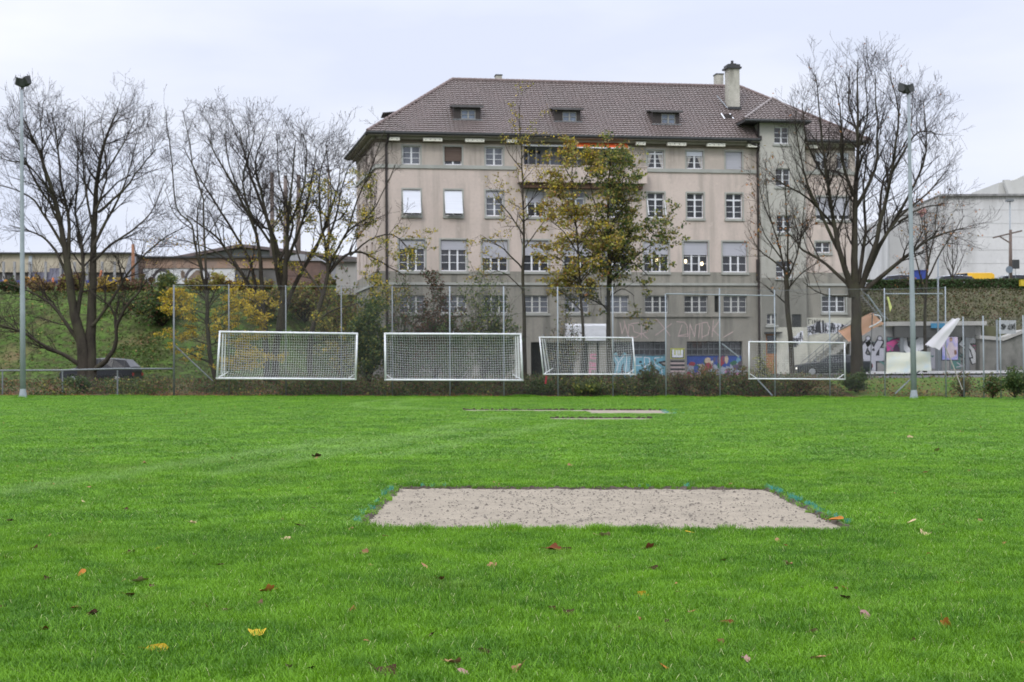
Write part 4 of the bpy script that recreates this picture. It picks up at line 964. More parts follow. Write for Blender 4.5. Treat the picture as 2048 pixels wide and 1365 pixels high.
m = MB(); m.tube([P(1676, 662, 82.05) - oo, P(1764, 618, 82.05) - oo], .03, 5); m.tube([P(1745, 625, 82.05) - oo, P(1740, 760, 82.05) - oo], .03, 5); m.build('pole', galv_dark, fl_)
fw_ = thing('white_flag', P(1925, 778, 75.5), 'white cloth flag blown to the left on a leaning pole', 'flag')
sheet('cloth', clothw, [(1903, 638, 0), (1921, 637, 0), (1879, 700, .1), (1850, 690, .1)], 75.6, '', '', nx=6, ny=14, amp=.022, par=fw_)
m = MB(); oo = fw_.location; m.tube([P(1925, 780, 75.6) - oo, P(1903, 724, 75.7) - oo, P(1889, 690, 75.7) - oo], .032, 6); m.build('pole', pm('pale_wood', (.36, .34, .3), None, 4, .7), fw_)
b_ = sheet('fence_banner', bann, [(1773, 706, 0), (1861, 703, 0), (1863, 741, 0), (1773, 748, 0)], 76.2, 'cream white cloth banner tied to the fence behind the right mast', 'banner', amp=.03)
yr = thing('yellow_ribbon', P(1780, 600, 76.2), 'thin pale yellow strip of cloth hanging on the ball fence', 'ribbon'); m = MB(); oo = yr.location
m.prism([P(1774, 594, 76.2) - oo, P(1777, 594, 76.2) - oo, P(1784, 615, 76.2) - oo, P(1780, 625, 76.2) - oo, P(1778, 612, 76.2) - oo], (0, .02, 0)); m.build('strip', pm('yellow_cloth', (.55, .58, .22), None, 3, .8), yr)
# poster in a frame, behind the fence
ps = thing('poster_stand', P(1900, 722, 90), 'framed pastel poster of a standing person, below the white flag', 'poster'); oo = ps.location
ps.rotation_euler = (0, 0, 0)
c = [P(1883, 722, 90) - oo, P(1917, 722, 90) - oo, P(1917, 673, 90) - oo, P(1883, 673, 90) - oo]
m = MB(); m.prism(c, (0, .06, 0)); m.build('frame', darkmetal, ps)
pmn = pm('poster_print', (.25, .28, .62), (.62, .5, .62), 1.6, .5, lo=.4, hi=.6)
c2 = [P(1884.5, 720, 89.98) - oo, P(1915.5, 720, 89.98) - oo, P(1915.5, 674.5, 89.98) - oo, P(1884.5, 674.5, 89.98) - oo]
m = MB(); m.quad(*c2); m.build('print', pmn, ps)
m = MB(); Pq = lambda x, y, l=0: P(x, y, 89.96 - l) - oo
m.add([Pq(1902 + 3.3 * math.cos(a * .785), 680 + 3.6 * math.sin(a * .785), .004) for a in range(8)], [tuple(range(8))], 0)
m.add([Pq(x, y) for x, y in ((1898, 685), (1906, 685), (1911, 700), (1912, 712), (1904, 716), (1894, 716), (1892, 705), (1895, 692))], [tuple(range(8))], 1)
m.add([Pq(x, y, .003) for x, y in ((1908, 702), (1913, 700), (1914, 709), (1909, 710))], [(0, 1, 2, 3)], 2)
m.add([Pq(x, y, .006) for x, y in ((1898.5, 678), (1900, 675.5), (1904, 675.5), (1905.5, 678))], [(0, 1, 2, 3)], 2)
m.build('figure', [pm('poster_skin', (.5, .33, .26), None, 3, .6), pm('poster_dress', (.6, .52, .55), (.48, .38, .45), 5, .6), pm('poster_brown', (.22, .11, .08), None, 3, .6)], ps)
m = MB(); p = P(1874, 742, 90.1) - oo; m.tube([p, (p.x, p.y, P(1874, 690, 90.1).z - oo.z)], .09, 6); p = P(1900, 742, 90.1) - oo; m.tube([p, P(1900, 720, 90.1) - oo], .04, 6); m.build('pole', galv_dark, ps)
sg = thing('mesh_sign', P(2015, 668, 91), 'white rectangular sign with black round emblem and strokes on the side fence', 'sign'); oo = sg.location
m = MB(); m.prism([P(1998, 668, 91) - oo, P(2032, 668, 91) - oo, P(2032, 641, 91) - oo, P(1998, 641, 91) - oo], (0, .04, 0)); m.build('board', pm('sign_grey_white', (.42, .43, .45), None, 3, .6), sg)
Tq = lambda x, y, l=0: P(x, y, 90.97 - l) - oo
m = MB(); cc = [(2006 + 4.6 * math.cos(a * .5), 654 + 5 * math.sin(a * .5)) for a in range(14)]
def rb(m, pts, w):
    for i in range(len(pts) - 1):
        a, b = Tq(*pts[i], .0002 * i), Tq(*pts[i + 1], .0002 * i); d = (b - a).normalized(); n = Vector((-d.z, 0, d.x)) * w / 2; m.quad(a - n, b - n, b + n, a + n)
rb(m, cc, .05); rb(m, [(2003, 650), (2007, 655), (2012, 652)], .1); rb(m, [(2006, 650), (2006, 659)], .07)
for st in ([(2017, 651), (2016, 658), (2020, 658), (2020, 648), (2020, 661)], [(2023.5, 660), (2023.5, 649), (2026, 658), (2027.5, 649)], [(2029.5, 647), (2029.5, 660)]): rb(m, st, .06)
m.build('emblem', pm('sign_black', (.03, .03, .03), None, 3, .6), sg)
m = MB(); p = P(1995, 745, 91.1) - oo; m.tube([p, (p.x, p.y, P(1995, 640, 91.1).z - oo.z)], .06, 6); m.build('pole', galv, sg)
# ------------------------------------------------------------------ trees
def rperp(d, r):
    v = Vector((r.gauss(0, 1), r.gauss(0, 1), r.gauss(0, 1))); v = v - d * v.dot(d); return v.normalized()
def grow(tw, tips, pts, rad, lvl, r, pr):
    """side shoots along a polyline; recursion fills the crown with ever finer twigs"""
    L = sum((pts[i + 1] - pts[i]).length for i in range(len(pts) - 1))
    if lvl >= pr['lv']: return
    dens = pr['dens'][lvl]; n = int(L * dens + r.random())
    for _ in range(n):
        t = pr['t0'][lvl] + (1 - pr['t0'][lvl]) * (r.random() ** .85); q = t * (len(pts) - 1); i = min(int(q), len(pts) - 2); fq = q - i
        p = pts[i].lerp(pts[i + 1], fq); R = rad[i] * (1 - fq) + rad[i + 1] * fq
        d = (pts[i + 1] - pts[i]).normalized(); ang = math.radians(r.uniform(*pr['ang'])); v = d * math.cos(ang) + rperp(d, r) * math.sin(ang)
        v.z += pr['up']; v.y *= .85; v.normalize()
        ln = pr['len'][lvl] * r.uniform(.5, 1.2) * (1 - .45 * t)
        ns = (5, 4, 3, 2)[min(lvl, 3)]; r0 = min(R * .6, pr['rad'][lvl] * r.uniform(.7, 1.15)); q_ = [p.copy()]; rr_ = [r0]; c = p.copy()
        for k in range(ns):
            v = (v + Vector((r.gauss(0, .13), r.gauss(0, .13), r.gauss(0, .10) + pr['curl']))).normalized(); c = c + v * (ln / ns); q_.append(c.copy()); rr_.append(max(pr['rmin'], r0 * (1 - .75 * (k + 1) / ns)))
        tw.tube(q_, rr_, 4 if lvl == 0 else 3, 0, False)
        if lvl >= pr['lv'] - 2:
            for a in q_[1:]: tips.append((a, v.copy()))
        grow(tw, tips, q_, rr_, lvl + 1, r, pr)
BARE = dict(lv=4, dens=[1.9, 2.5, 2.6, 2.0], t0=[.10, .1, .1, .1], ang=(22, 66), up=.13, len=[3.0, 1.8, 1.0, .55], rad=[.07, .033, .016, .0095], rmin=.0068, curl=.045)
def leafmesh(name, pos, size, mats, wts, r, parent, flat=.0, o=Vector((0, 0, 0)), asp=.8):
    n = len(pos)
    if not n: return
    v = np.zeros((n, 5, 3)); g = np.random.default_rng(r.randint(0, 99999))
    a = g.normal(size=(n, 3)); a[:, 2] *= (1 - flat); a /= np.linalg.norm(a, axis=1)[:, None]
    b = g.normal(size=(n, 3)); b[:, 2] *= (1 - flat); b -= a * (a * b).sum(1)[:, None]; b /= np.linalg.norm(b, axis=1)[:, None]
    c = np.cross(a, b); s = (size * g.uniform(.6, 1.3, n))[:, None]; P0 = np.array([tuple(p - o) for p in pos])
    v[:, 0] = P0 - a * s * .5; v[:, 1] = P0 + b * s * .5 * asp + c * s * .12; v[:, 2] = P0 + a * s * .6; v[:, 3] = P0 - b * s * .5 * asp + c * s * .12; v[:, 4] = P0 + a * s * .1
    me = bpy.data.meshes.new(name); V = v.reshape(-1, 3); F = []
    for i in range(n): k = 5 * i; F += [(k, k + 1, k + 4), (k + 1, k + 2, k + 4), (k + 2, k + 3, k + 4), (k + 3, k, k + 4)]
    me.from_pydata(V.tolist(), [], F)
    for m in mats: me.materials.append(m)
    mi = g.choice(len(mats), n, p=np.array(wts) / sum(wts)).repeat(4).astype(np.int32); me.polygons.foreach_set('material_index', mi); me.update()
    ob = bpy.data.objects.new(name, me); COL.objects.link(ob)
    if parent: ob.parent = parent
    return ob
L_YEL = leafm('leaf_yellow', (.55, .42, .045), (.42, .29, .03)); L_OCH = leafm('leaf_ochre', (.29, .22, .075), (.20, .14, .05)); L_GRN = leafm('leaf_green', (.065, .10, .028), (.12, .145, .04))
L_YG = leafm('leaf_yellowgreen', (.22, .23, .05), (.30, .28, .06)); L_ORG = leafm('leaf_orange', (.42, .20, .07), (.30, .12, .05)); L_BRN = leafm('leaf_brown', (.17, .09, .05), (.10, .055, .035)); L_DG = leafm('leaf_darkgreen', (.035, .07, .025), (.06, .10, .03)); L_RED = leafm('leaf_redbrown', (.09, .05, .035), (.055, .045, .03))
def tree(label, base, Y, limbs, seed, pr=BARE, group=None, leaves=None, bark=None, shr=1, cat='tree'):
    """limbs: (pixel polyline, start radius, end radius, depth drift); all placed at the tree's real distance"""
    r = random.Random(seed); b = P(base[0], base[1], Y); b.z = hgt(b.x, Y) - .05 if Y < 95 else b.z
    g = thing('tree' if cat == 'tree' else 'shrub', b, label, cat, group); tk = MB(); tw = MB(); tips = []
    for li, lm in enumerate(limbs):
        pxl, r0, r1 = lm[:3]; pxl = [(base[0] + (x - base[0]) * (1 - (1 - shr) * min(1, (base[1] - y) / 300)), base[1] - (base[1] - y) * (1 - (1 - shr) * min(1, max(0, base[1] - y) / 300))) for x, y in pxl]; dr = lm[3] if len(lm) > 3 else r.uniform(-.32, .32); y0 = 0
        raw = []; acc = 0
        for i, (x, y) in enumerate(pxl):
            if i: acc += math.hypot(x - pxl[i - 1][0], y - pxl[i - 1][1]) * Y / FPX
            raw.append(P(x, y, Y + acc * dr))
        # resample as a smooth curve
        pts = []; 
        for i in range(len(raw) - 1):
            p0 = raw[max(i - 1, 0)]; p1 = raw[i]; p2 = raw[i + 1]; p3 = raw[min(i + 2, len(raw) - 1)]
            for k in range(3):
                t = k / 3; pts.append(.5 * ((2 * p1) + (p2 - p0) * t + (2 * p0 - 5 * p1 + 4 * p2 - p3) * t * t + (3 * p1 - p0 - 3 * p2 + p3) * t ** 3))
        pts.append(raw[-1]); n = len(pts)
        pts = [p + Vector((r.gauss(0, .02), r.gauss(0, .03), 0)) * (0 if i in (0,) else 1) - b for i, p in enumerate(pts)]
        r0 = max(min(r0, .03), r0 * .68 if r0 > .09 else r0 * .85); rad = [r0 + (r1 - r0) * (i / (n - 1)) ** .8 for i in range(n)]
        if r0 > .2: pts[0] = pts[0] - Vector((0, 0, .4)); rad[0] *= 1.3
        tk.tube(pts, rad, 8 if r0 > .1 else 6, 0, False)
        # side shoots only on the upper part of thick limbs
        k0 = int(n * (.45 if r0 > .25 else .3 if r0 > .15 else .08)) if len(lm) < 5 else int(n * lm[4])
        grow(tw, tips, pts[k0:], rad[k0:], 0, r, pr)
    tk.build('trunk', bark or barkm, g, smooth=True); tw.build('crown', twigm, g)
    if leaves:
        num, size, mats, wts, keep = leaves; cand = [t for t in tips if keep is None or keep(t[0] + b)]
        if cand:
            pos = []
            for _ in range(num):
                a, v = r.choice(cand); pos.append(a + b + Vector((r.gauss(0, .14), r.gauss(0, .14), r.gauss(0, .06))))
            leafmesh('foliage', pos, size, mats, wts, r, g, o=b)
    return g, tips, b
tree('bare multi stemmed tree with spreading low limbs, at far left behind the mast', (173, 758), 82, [
    ([(168, 762), (167, 700), (152, 640), (142, 590), (130, 500), (118, 430), (95, 340), (62, 250), (35, 195)], .62, .03, .0),
    ([(133, 510), (136, 430), (118, 330), (110, 250), (98, 185)], .2, .025),
    ([(180, 762), (181, 700), (184, 620), (186, 560), (188, 470), (193, 380), (202, 290), (225, 215), (240, 180)], .58, .03, .1),
    ([(187, 475), (215, 420), (242, 370), (265, 310), (285, 225)], .17, .02), ([(184, 650), (215, 610), (252, 548), (300, 490), (345, 452), (400, 425)], .16, .02),
    ([(184, 742), (212, 722), (231, 690), (237, 645), (262, 600), (284, 575), (292, 545)], .26, .04, -.2), ([(237, 648), (222, 608), (186, 578), (175, 560)], .13, .02),
    ([(168, 735), (132, 712), (82, 688), (42, 662), (-5, 648)], .22, .04, -.3), ([(158, 685), (125, 635), (95, 600), (52, 575), (5, 558)], .2, .03),
    ([(142, 565), (115, 500), (88, 460), (50, 440), (5, 428)], .17, .02), ([(128, 485), (92, 420), (60, 375), (22, 352), (-15, 342)], .15, .02),
    ([(188, 440), (171, 350), (165, 270), (170, 180)], .14, .02), ([(198, 400), (250, 355), (292, 300), (322, 265)], .13, .02), ([(186, 510), (225, 470), (270, 440), (312, 400), (338, 335)], .14, .02),
    ([(122, 440), (95, 380), (82, 300), (75, 215), (70, 170)], .13, .02), ([(110, 400), (60, 330), (30, 260), (8, 220)], .12, .02), ([(191, 400), (215, 330), (212, 260), (205, 190)], .12, .02),
    ([(104, 370), (50, 300), (10, 290), (-20, 280)], .1, .02), ([(205, 330), (255, 250), (275, 200)], .1, .02), ([(150, 640), (165, 560), (162, 480), (150, 400), (155, 300), (148, 210)], .22, .02)], 1, shr=.93)
# small yellow understorey tree and its tall thin companion stem
tree('slim young tree with layered bright yellow leaves left of the leftmost goal', (433, 768), 80, [
    ([(434, 770), (422, 720), (416, 660), (414, 600), (412, 560)], .2, .1, .0), ([(414, 590), (400, 535), (391, 500), (383, 450), (352, 415), (345, 330), (335, 250), (330, 215)], .14, .015),
    ([(412, 560), (409, 480), (405, 400), (386, 330), (372, 250), (365, 220)], .12, .015), ([(405, 540), (395, 470), (400, 400), (420, 330)], .08, .015),
    ([(417, 650), (390, 625), (365, 612), (352, 600)], .05, .015), ([(417, 650), (445, 630), (475, 612), (500, 600)], .05, .015), ([(418, 690), (390, 680), (368, 668)], .05, .012), ([(416, 620), (440, 590), (470, 572)], .05, .015), ([(414, 605), (390, 585), (368, 570)], .05, .015),
    ([(416, 575), (396, 561), (376, 557)], .035, .01),([(416, 580), (441, 570), (466, 570)], .035, .01),([(416, 590), (385, 578), (354, 576)], .035, .01),([(416, 600), (446, 586), (476, 582)], .035, .01),([(416, 612), (383, 601), (350, 600)], .035, .01),([(416, 618), (456, 606), (496, 604)], .035, .01),([(416, 630), (387, 620), (358, 620)], .035, .01),([(416, 638), (463, 624), (511, 620)], .035, .01),([(416, 648), (383, 639), (350, 640)], .035, .01),([(416, 655), (471, 643), (526, 641)], .035, .01),([(416, 665), (391, 654), (366, 653)], .035, .01),([(416, 672), (461, 662), (506, 662)], .035, .01),([(416, 683), (392, 675), (368, 677)], .035, .01),([(416, 690), (466, 681), (516, 682)], .035, .01),([(416, 705), (476, 697), (536, 699)], .035, .01),([(416, 722), (466, 713), (516, 714)], .035, .01),([(416, 735), (446, 726), (476, 727)], .035, .01),([(420, 690), (450, 680), (485, 672), (505, 660)], .05, .012), ([(422, 710), (445, 705), (470, 712), (500, 715)], .04, .012), ([(386, 460), (350, 430), (330, 380)], .05, .015), ([(408, 480), (440, 430), (450, 380)], .05, .015)], 2,
    dict(BARE, len=[1.8, 1.0, .6, .35], up=.1, curl=.0, dens=[1.3, 2.0, 2.4, 2.2]), leaves=(8500, .12, [L_YEL, L_OCH, L_YG], [.66, .22, .12], lambda p: p.z < 6.2 and p.z > 1.6))
tree('broad bare tree of many steep stems rising behind the leftmost goal', (545, 768), 84, [
    ([(536, 770), (531, 700), (527, 640), (514, 590), (490, 550), (460, 500), (430, 455), (400, 430), (360, 400)], .34, .03, .0),
    ([(548, 770), (552, 700), (560, 640), (566, 560), (556, 480), (530, 400), (500, 320), (480, 250), (472, 212)], .40, .02, .1), ([(562, 640), (572, 540), (576, 460), (580, 400), (588, 320), (596, 235)], .30, .02),
    ([(560, 650), (598, 545), (640, 470), (668, 400), (690, 330), (692, 290)], .24, .02, .2), ([(528, 640), (521, 540), (510, 440), (462, 340), (422, 270), (402, 225)], .24, .02), ([(562, 570), (541, 440), (520, 350), (508, 280), (530, 222)], .20, .02),
    ([(566, 530), (608, 420), (630, 330), (642, 250)], .18, .02), ([(515, 590), (495, 500), (450, 420), (400, 340), (370, 290), (350, 250)], .16, .02), ([(560, 500), (590, 420), (560, 330), (555, 220)], .15, .02), ([(540, 460), (490, 380), (450, 290), (440, 220)], .14, .02),
    ([(610, 520), (660, 430), (700, 400), (712, 370)], .1, .02), ([(575, 430), (610, 350), (620, 260), (610, 220)], .12, .02), ([(470, 520), (420, 480), (370, 460), (330, 450)], .1, .02), ([(505, 420), (480, 330), (500, 250), (505, 215)], .12, .02), ([(640, 470), (672, 380), (668, 300), (660, 245)], .1, .02)], 3,
    leaves=(380, .11, [L_ORG, L_YEL, L_YG], [.3, .45, .25], lambda p: p.z < 9.5), shr=.915)
tree('tree with arching limbs and sparse yellow green leaves beside the left corner of the building', (622, 772), 83, [
    ([(622, 775), (619, 700), (630, 640), (646, 590), (656, 545), (652, 500), (640, 430), (640, 350), (655, 300)], .3, .02, .0), ([(656, 548), (690, 512), (722, 505), (762, 525), (805, 550)], .16, .03, .2, .1),
    ([(651, 500), (670, 440), (682, 380), (702, 325)], .14, .02), ([(646, 590), (605, 530), (590, 480), (600, 430)], .12, .02), ([(655, 540), (690, 470), (728, 440), (760, 400), (790, 330)], .13, .02), ([(630, 645), (668, 620), (700, 612), (735, 600)], .1, .02), ([(620, 690), (660, 680), (690, 700)], .08, .02), ([(700, 512), (740, 480), (785, 470), (820, 500)], .08, .02), ([(690, 475), (715, 400), (745, 330), (770, 260)], .08, .02)], 4,
    dict(BARE, len=[2.4, 1.3, .7, .4], up=.08), leaves=(6500, .12, [L_YG, L_GRN, L_YEL, L_OCH], [.42, .2, .22, .16], lambda p: p.z < 13 and not (p.z > 10 and p.x > -8)))
tree('slender tree with few yellow leaves standing left of the leafy tree', (1050, 768), 84, [
    ([(1050, 772), (1048, 650), (1046, 560), (1048, 480), (1046, 400), (1042, 300), (1039, 212)], .2, .02, .0, .3), ([(1046, 470), (1020, 430), (1000, 405), (975, 372)], .07, .012, .2, .05), ([(1046, 540), (1010, 500), (985, 485), (962, 470)], .07, .012, -.3, .05),
    ([(1047, 420), (1070, 390), (1090, 345)], .06, .012, .3, .05), ([(1044, 340), (1020, 310), (1008, 285)], .05, .012, .2, .05), ([(1047, 500), (1075, 460), (1100, 430)], .06, .012, .1, .05), ([(1043, 320), (1060, 290), (1072, 262)], .05, .012, .3, .05), ([(1047, 580), (1015, 550), (990, 540)], .06, .012, .3, .05)], 5,
    dict(BARE, len=[2.2, 1.1, .6, .35], dens=[1.5, 2.0, 2.2, 2.0]), leaves=(1500, .12, [L_YEL, L_OCH, L_YG], [.25, .45, .3], None))
LEAFY = dict(BARE, len=[2.7, 1.5, .8, .42], dens=[2.3, 2.5, 2.6, 1.6], up=.12, ang=(30, 75))
tree('leafy maple with still green crown in front of the building, the fullest tree', (1220, 770), 84.5, [
    ([(1220, 775), (1218, 680), (1217, 600), (1218, 500), (1215, 400), (1218, 330), (1221, 282)], .26, .03, .0, .22), ([(1217, 560), (1250, 520), (1285, 490), (1312, 470)], .08, .02, -.3, .1), ([(1217, 500), (1250, 460), (1290, 430), (1318, 455)], .08, .02, .3, .1), ([(1216, 450), (1245, 400), (1270, 370)], .08, .02, -.2, .1),
    ([(1217, 590), (1245, 570), (1270, 585)], .06, .02, .3, .1), ([(1217, 540), (1190, 500), (1165, 480)], .07, .02, .4, .1), ([(1216, 430), (1190, 390), (1175, 340)], .07, .02, -.3, .1), ([(1216, 400), (1240, 360), (1248, 320)], .06, .02, .2, .1), ([(1217, 620), (1190, 590), (1165, 585)], .06, .02, -.4, .1), ([(1217, 510), (1255, 505), (1300, 540)], .07, .02, .1, .1)], 6, LEAFY,
    leaves=(10000, .165, [L_GRN, L_DG, L_YG, L_OCH], [.34, .17, .28, .21], None), shr=.94)
tree('maple with thin ochre yellow crown, left of the green leafy maple', (1160, 770), 82.5, [
    ([(1162, 775), (1166, 690), (1163, 600), (1158, 520), (1152, 440), (1143, 350), (1148, 285)], .17, .02, .0, .25), ([(1160, 560), (1130, 520), (1105, 500)], .06, .02, .3, .05), ([(1157, 500), (1125, 450), (1100, 430)], .06, .02, -.3, .05), ([(1152, 440), (1125, 395), (1112, 370)], .06, .02, .2, .05), ([(1155, 480), (1185, 440), (1195, 400)], .06, .02, -.2, .05), ([(1146, 380), (1170, 340), (1185, 310)], .05, .02, .2, .05), ([(1163, 620), (1135, 590), (1110, 570)], .05, .02, .2, .05), ([(1160, 560), (1185, 530), (1200, 500)], .05, .02, .3, .05), ([(1147, 350), (1130, 320), (1120, 295)], .05, .02, .2, .05)], 7, dict(LEAFY, len=[1.9, 1.1, .6, .35]),
    leaves=(6800, .155, [L_OCH, L_YG, L_YEL, L_ORG], [.42, .36, .17, .05], None), shr=.96)
tree('small bare tree with few orange leaves in front of the stair tower', (1583, 760), 82, [
    ([(1584, 765), (1581, 680), (1574, 600), (1573, 560)], .22, .14, .0, .6), ([(1573, 570), (1560, 500), (1540, 430), (1530, 350)], .11, .015), ([(1573, 560), (1576, 480), (1572, 400), (1568, 340)], .11, .015), ([(1574, 560), (1592, 515), (1605, 450), (1612, 370)], .1, .015),
    ([(1573, 545), (1545, 520), (1518, 500), (1497, 460)], .08, .015), ([(1573, 608), (1545, 585), (1515, 560)], .07, .015), ([(1575, 580), (1605, 545), (1640, 525)], .06, .015), ([(1565, 520), (1530, 470), (1510, 410)], .06, .015), ([(1545, 450), (1525, 400), (1512, 350)], .05, .012), ([(1600, 480), (1620, 440), (1630, 400)], .05, .012)], 8,
    dict(BARE, len=[1.9, 1.0, .6, .35]), leaves=(210, .15, [L_ORG, L_OCH], [.8, .2], None))
tree('tall thick bare tree with broad oval crown, right of the building', (1713, 760), 80, [
    ([(1713, 770), (1713, 680), (1712, 610), (1711, 560), (1709, 480), (1711, 380), (1716, 280), (1715, 180), (1716, 92)], .58, .02, .0, .4), ([(1706, 575), (1682, 510), (1665, 430), (1650, 330), (1638, 230), (1628, 120)], .3, .02), ([(1700, 568), (1650, 520), (1602, 490), (1582, 465), (1545, 430)], .17, .02, .3, .15),
    ([(1683, 505), (1632, 400), (1602, 320), (1582, 210)], .17, .02), ([(1722, 572), (1744, 500), (1770, 400), (1792, 300), (1800, 200), (1782, 115)], .28, .02), ([(1726, 560), (1762, 480), (1820, 380), (1860, 280), (1852, 175)], .22, .02), ([(1728, 578), (1772, 540), (1830, 492), (1872, 462), (1938, 442)], .24, .03, -.2, .2),
    ([(1745, 505), (1802, 420), (1862, 370), (1905, 320)], .16, .02), ([(1711, 400), (1752, 320), (1757, 220), (1752, 118)], .18, .02), ([(1711, 380), (1682, 300), (1680, 220), (1668, 135)], .17, .02), ([(1702, 588), (1645, 585), (1602, 558)], .1, .02, .3, .2), ([(1665, 440), (1612, 380), (1560, 350), (1530, 330)], .12, .02), ([(1655, 350), (1612, 270), (1598, 180)], .12, .02),
    ([(1785, 330), (1832, 250), (1870, 240), (1885, 260)], .12, .02), ([(1762, 430), (1770, 340), (1822, 250), (1830, 180)], .13, .02), ([(1716, 280), (1735, 210), (1730, 130)], .1, .02), ([(1716, 250), (1697, 180), (1700, 110)], .09, .02), ([(1800, 430), (1850, 400), (1888, 395)], .1, .02), ([(1700, 560), (1672, 470), (1690, 400), (1695, 330)], .18, .02), ([(1716, 560), (1732, 450), (1728, 350), (1742, 260)], .2, .02)], 9,
    dict(BARE, len=[3.0, 1.6, .9, .5], up=.28), leaves=(150, .14, [L_ORG, L_BRN], [.6, .4], None), shr=.955)
tree('small bare tree with dark post-like trunk behind the white fence banner', (1850, 752), 92, [
    ([(1850, 760), (1850, 680), (1851, 600), (1856, 530), (1868, 470), (1875, 410)], .22, .02, .0, .45), ([(1852, 585), (1835, 530), (1822, 480), (1810, 440)], .1, .015, .2, .1), ([(1854, 560), (1885, 500), (1910, 460), (1930, 430)], .1, .015, .2, .1), ([(1852, 600), (1820, 570), (1795, 560)], .07, .015, .2, .1), ([(1858, 530), (1850, 470), (1848, 420)], .08, .015, .1, .1)], 10,
    dict(BARE, len=[2.2, 1.2, .6, .4]), leaves=(260, .14, [L_ORG, L_OCH], [.6, .4], None))
tree('distant bare little tree in front of the white hall', (1907, 588), 112, [
    ([(1907, 592), (1906, 560), (1905, 520), (1903, 480)], .12, .02, .0, .2), ([(1906, 560), (1890, 525), (1885, 495)], .06, .015), ([(1906, 555), (1922, 525), (1930, 500)], .06, .015), ([(1906, 540), (1895, 505), (1898, 475)], .05, .015), ([(1906, 545), (1915, 505), (1912, 478)], .05, .015)], 11, dict(BARE, len=[1.8, 1.1, .6, .4]))
# ------------------------------------------------------------------ shrubs
def shrub(label, cx, yb, yt, wpx, Y, n, size, mats, wts, seed, stems=9, shape=1.0, group=None, base=None, twigs=True, cat='shrub'):
    r = random.Random(seed); b = P(cx, yb, Y)
    if base is not None: b.z = base
    H = P(cx, yt, Y).z - b.z; W = wpx * Y / FPX / 2
    g = thing('shrub', b, label, cat, group); st = MB(); tips = []
    for i in range(stems):
        a = r.uniform(0, 6.283); q = r.uniform(.1, 1); hh = H * r.uniform(.55, 1.05) * (1 - .35 * q * shape)
        ex = Vector((math.cos(a) * W * q, math.sin(a) * W * q * .8, hh)); pts = [Vector((ex.x * .12 * k, ex.y * .12 * k, 0)) if k == 0 else Vector((ex.x * (k / 4) ** 1.2, ex.y * (k / 4) ** 1.2, hh * k / 4)) + Vector((r.gauss(0, .06), r.gauss(0, .06), 0)) for k in range(5)]
        st.tube(pts, [.035, .028, .02, .013, .007], 4, 0, False); grow(st, tips, pts, [.035, .028, .02, .013, .007], 1, r, dict(BARE, lv=3, len=[0, H * .33, H * .17, .3], dens=[0, 2.4 / max(.6, H * .3), 3.2 / max(.6, H * .25), 3], up=.25, rad=[.03, .014, .009, .007]))
    st.build('stems', twigm, g)
    pos = []
    if tips:
        for _ in range(n): a, v = r.choice(tips); pos.append(a + b + Vector((r.gauss(0, .13), r.gauss(0, .13), r.gauss(0, .1))))
        leafmesh('foliage', pos, size, mats, wts, r, g, o=b)
    return g
G1 = 'shrubs and saplings behind the ball fence'
shrub('dark red brown conical shrub behind the second goal', 870, 772, 560, 88, 79.5, 7500, .12, [L_RED, L_BRN, L_DG], [.6, .2, .2], 31, stems=16, group=G1)
shrub('wiry grey green shrub between the red brown shrub and the slender tree', 968, 772, 512, 130, 80.5, 3200, .11, [L_GRN, L_YG, L_DG], [.5, .15, .35], 32, stems=20, group=G1)
shrub('loose shrub left of the red brown shrub, green at its foot', 812, 774, 560, 90, 80, 1500, .10, [L_GRN, L_BRN, L_DG], [.4, .25, .35], 33, stems=14, group=G1)
shrub('dense green and yellow bush at the left corner of the building', 738, 775, 600, 90, 79, 7500, .13, [L_DG, L_GRN, L_YG], [.5, .35, .15], 34, stems=18, group=G1)
shrub('yellow green bush between the leftmost goal and the building corner', 680, 772, 550, 110, 88, 4800, .16, [L_YG, L_GRN, L_OCH, L_BRN], [.35, .3, .2, .15], 35, stems=16, group=G1)
shrub('twiggy shrub behind the net of the second goal', 915, 775, 635, 130, 78.6, 4500, .12, [L_DG, L_GRN], [.6, .4], 36, stems=16, group=G1)
shrub('dense dark bramble behind the left half of the second goal', 815, 775, 655, 110, 80.5, 5200, .13, [L_DG, L_GRN, L_RED], [.6, .2, .2], 71, stems=20, group=G1)
shrub('dense dark bramble behind the right half of the second goal', 1000, 775, 650, 110, 80.8, 4600, .13, [L_DG, L_GRN, L_RED], [.65, .2, .15], 72, stems=20, group=G1)
shrub('bright green low bush under the smaller left goal', 1180, 790, 756, 130, 77.2, 2600, .12, [L_GRN, L_YG], [.85, .15], 73, stems=16, group=G1)
shrub('fresh green low bush between the second and the smaller left goal', 1075, 790, 758, 70, 77.2, 1500, .12, [L_GRN, L_DG], [.7, .3], 74, stems=12, group=G1)
shrub('twiggy dark bush behind the smaller left goal', 1130, 775, 620, 90, 80, 900, .11, [L_RED, L_OCH, L_GRN], [.4, .3, .3], 37, stems=14, group=G1)
shrub('low green bush in front of the light blue lettering', 1298, 790, 722, 60, 77.6, 1500, .1, [L_GRN, L_DG, L_BRN], [.45, .35, .2], 38, stems=14, group=G1)
shrub('reddish low bush in front of the pillar with the yellow tag', 1360, 790, 738, 50, 77.4, 800, .1, [L_RED, L_GRN, L_BRN], [.4, .3, .3], 39, stems=12, group=G1)
shrub('green low bush in front of the colourful mural', 1412, 790, 728, 80, 77.6, 1500, .1, [L_GRN, L_OCH, L_BRN], [.5, .2, .3], 40, stems=14, group=G1)
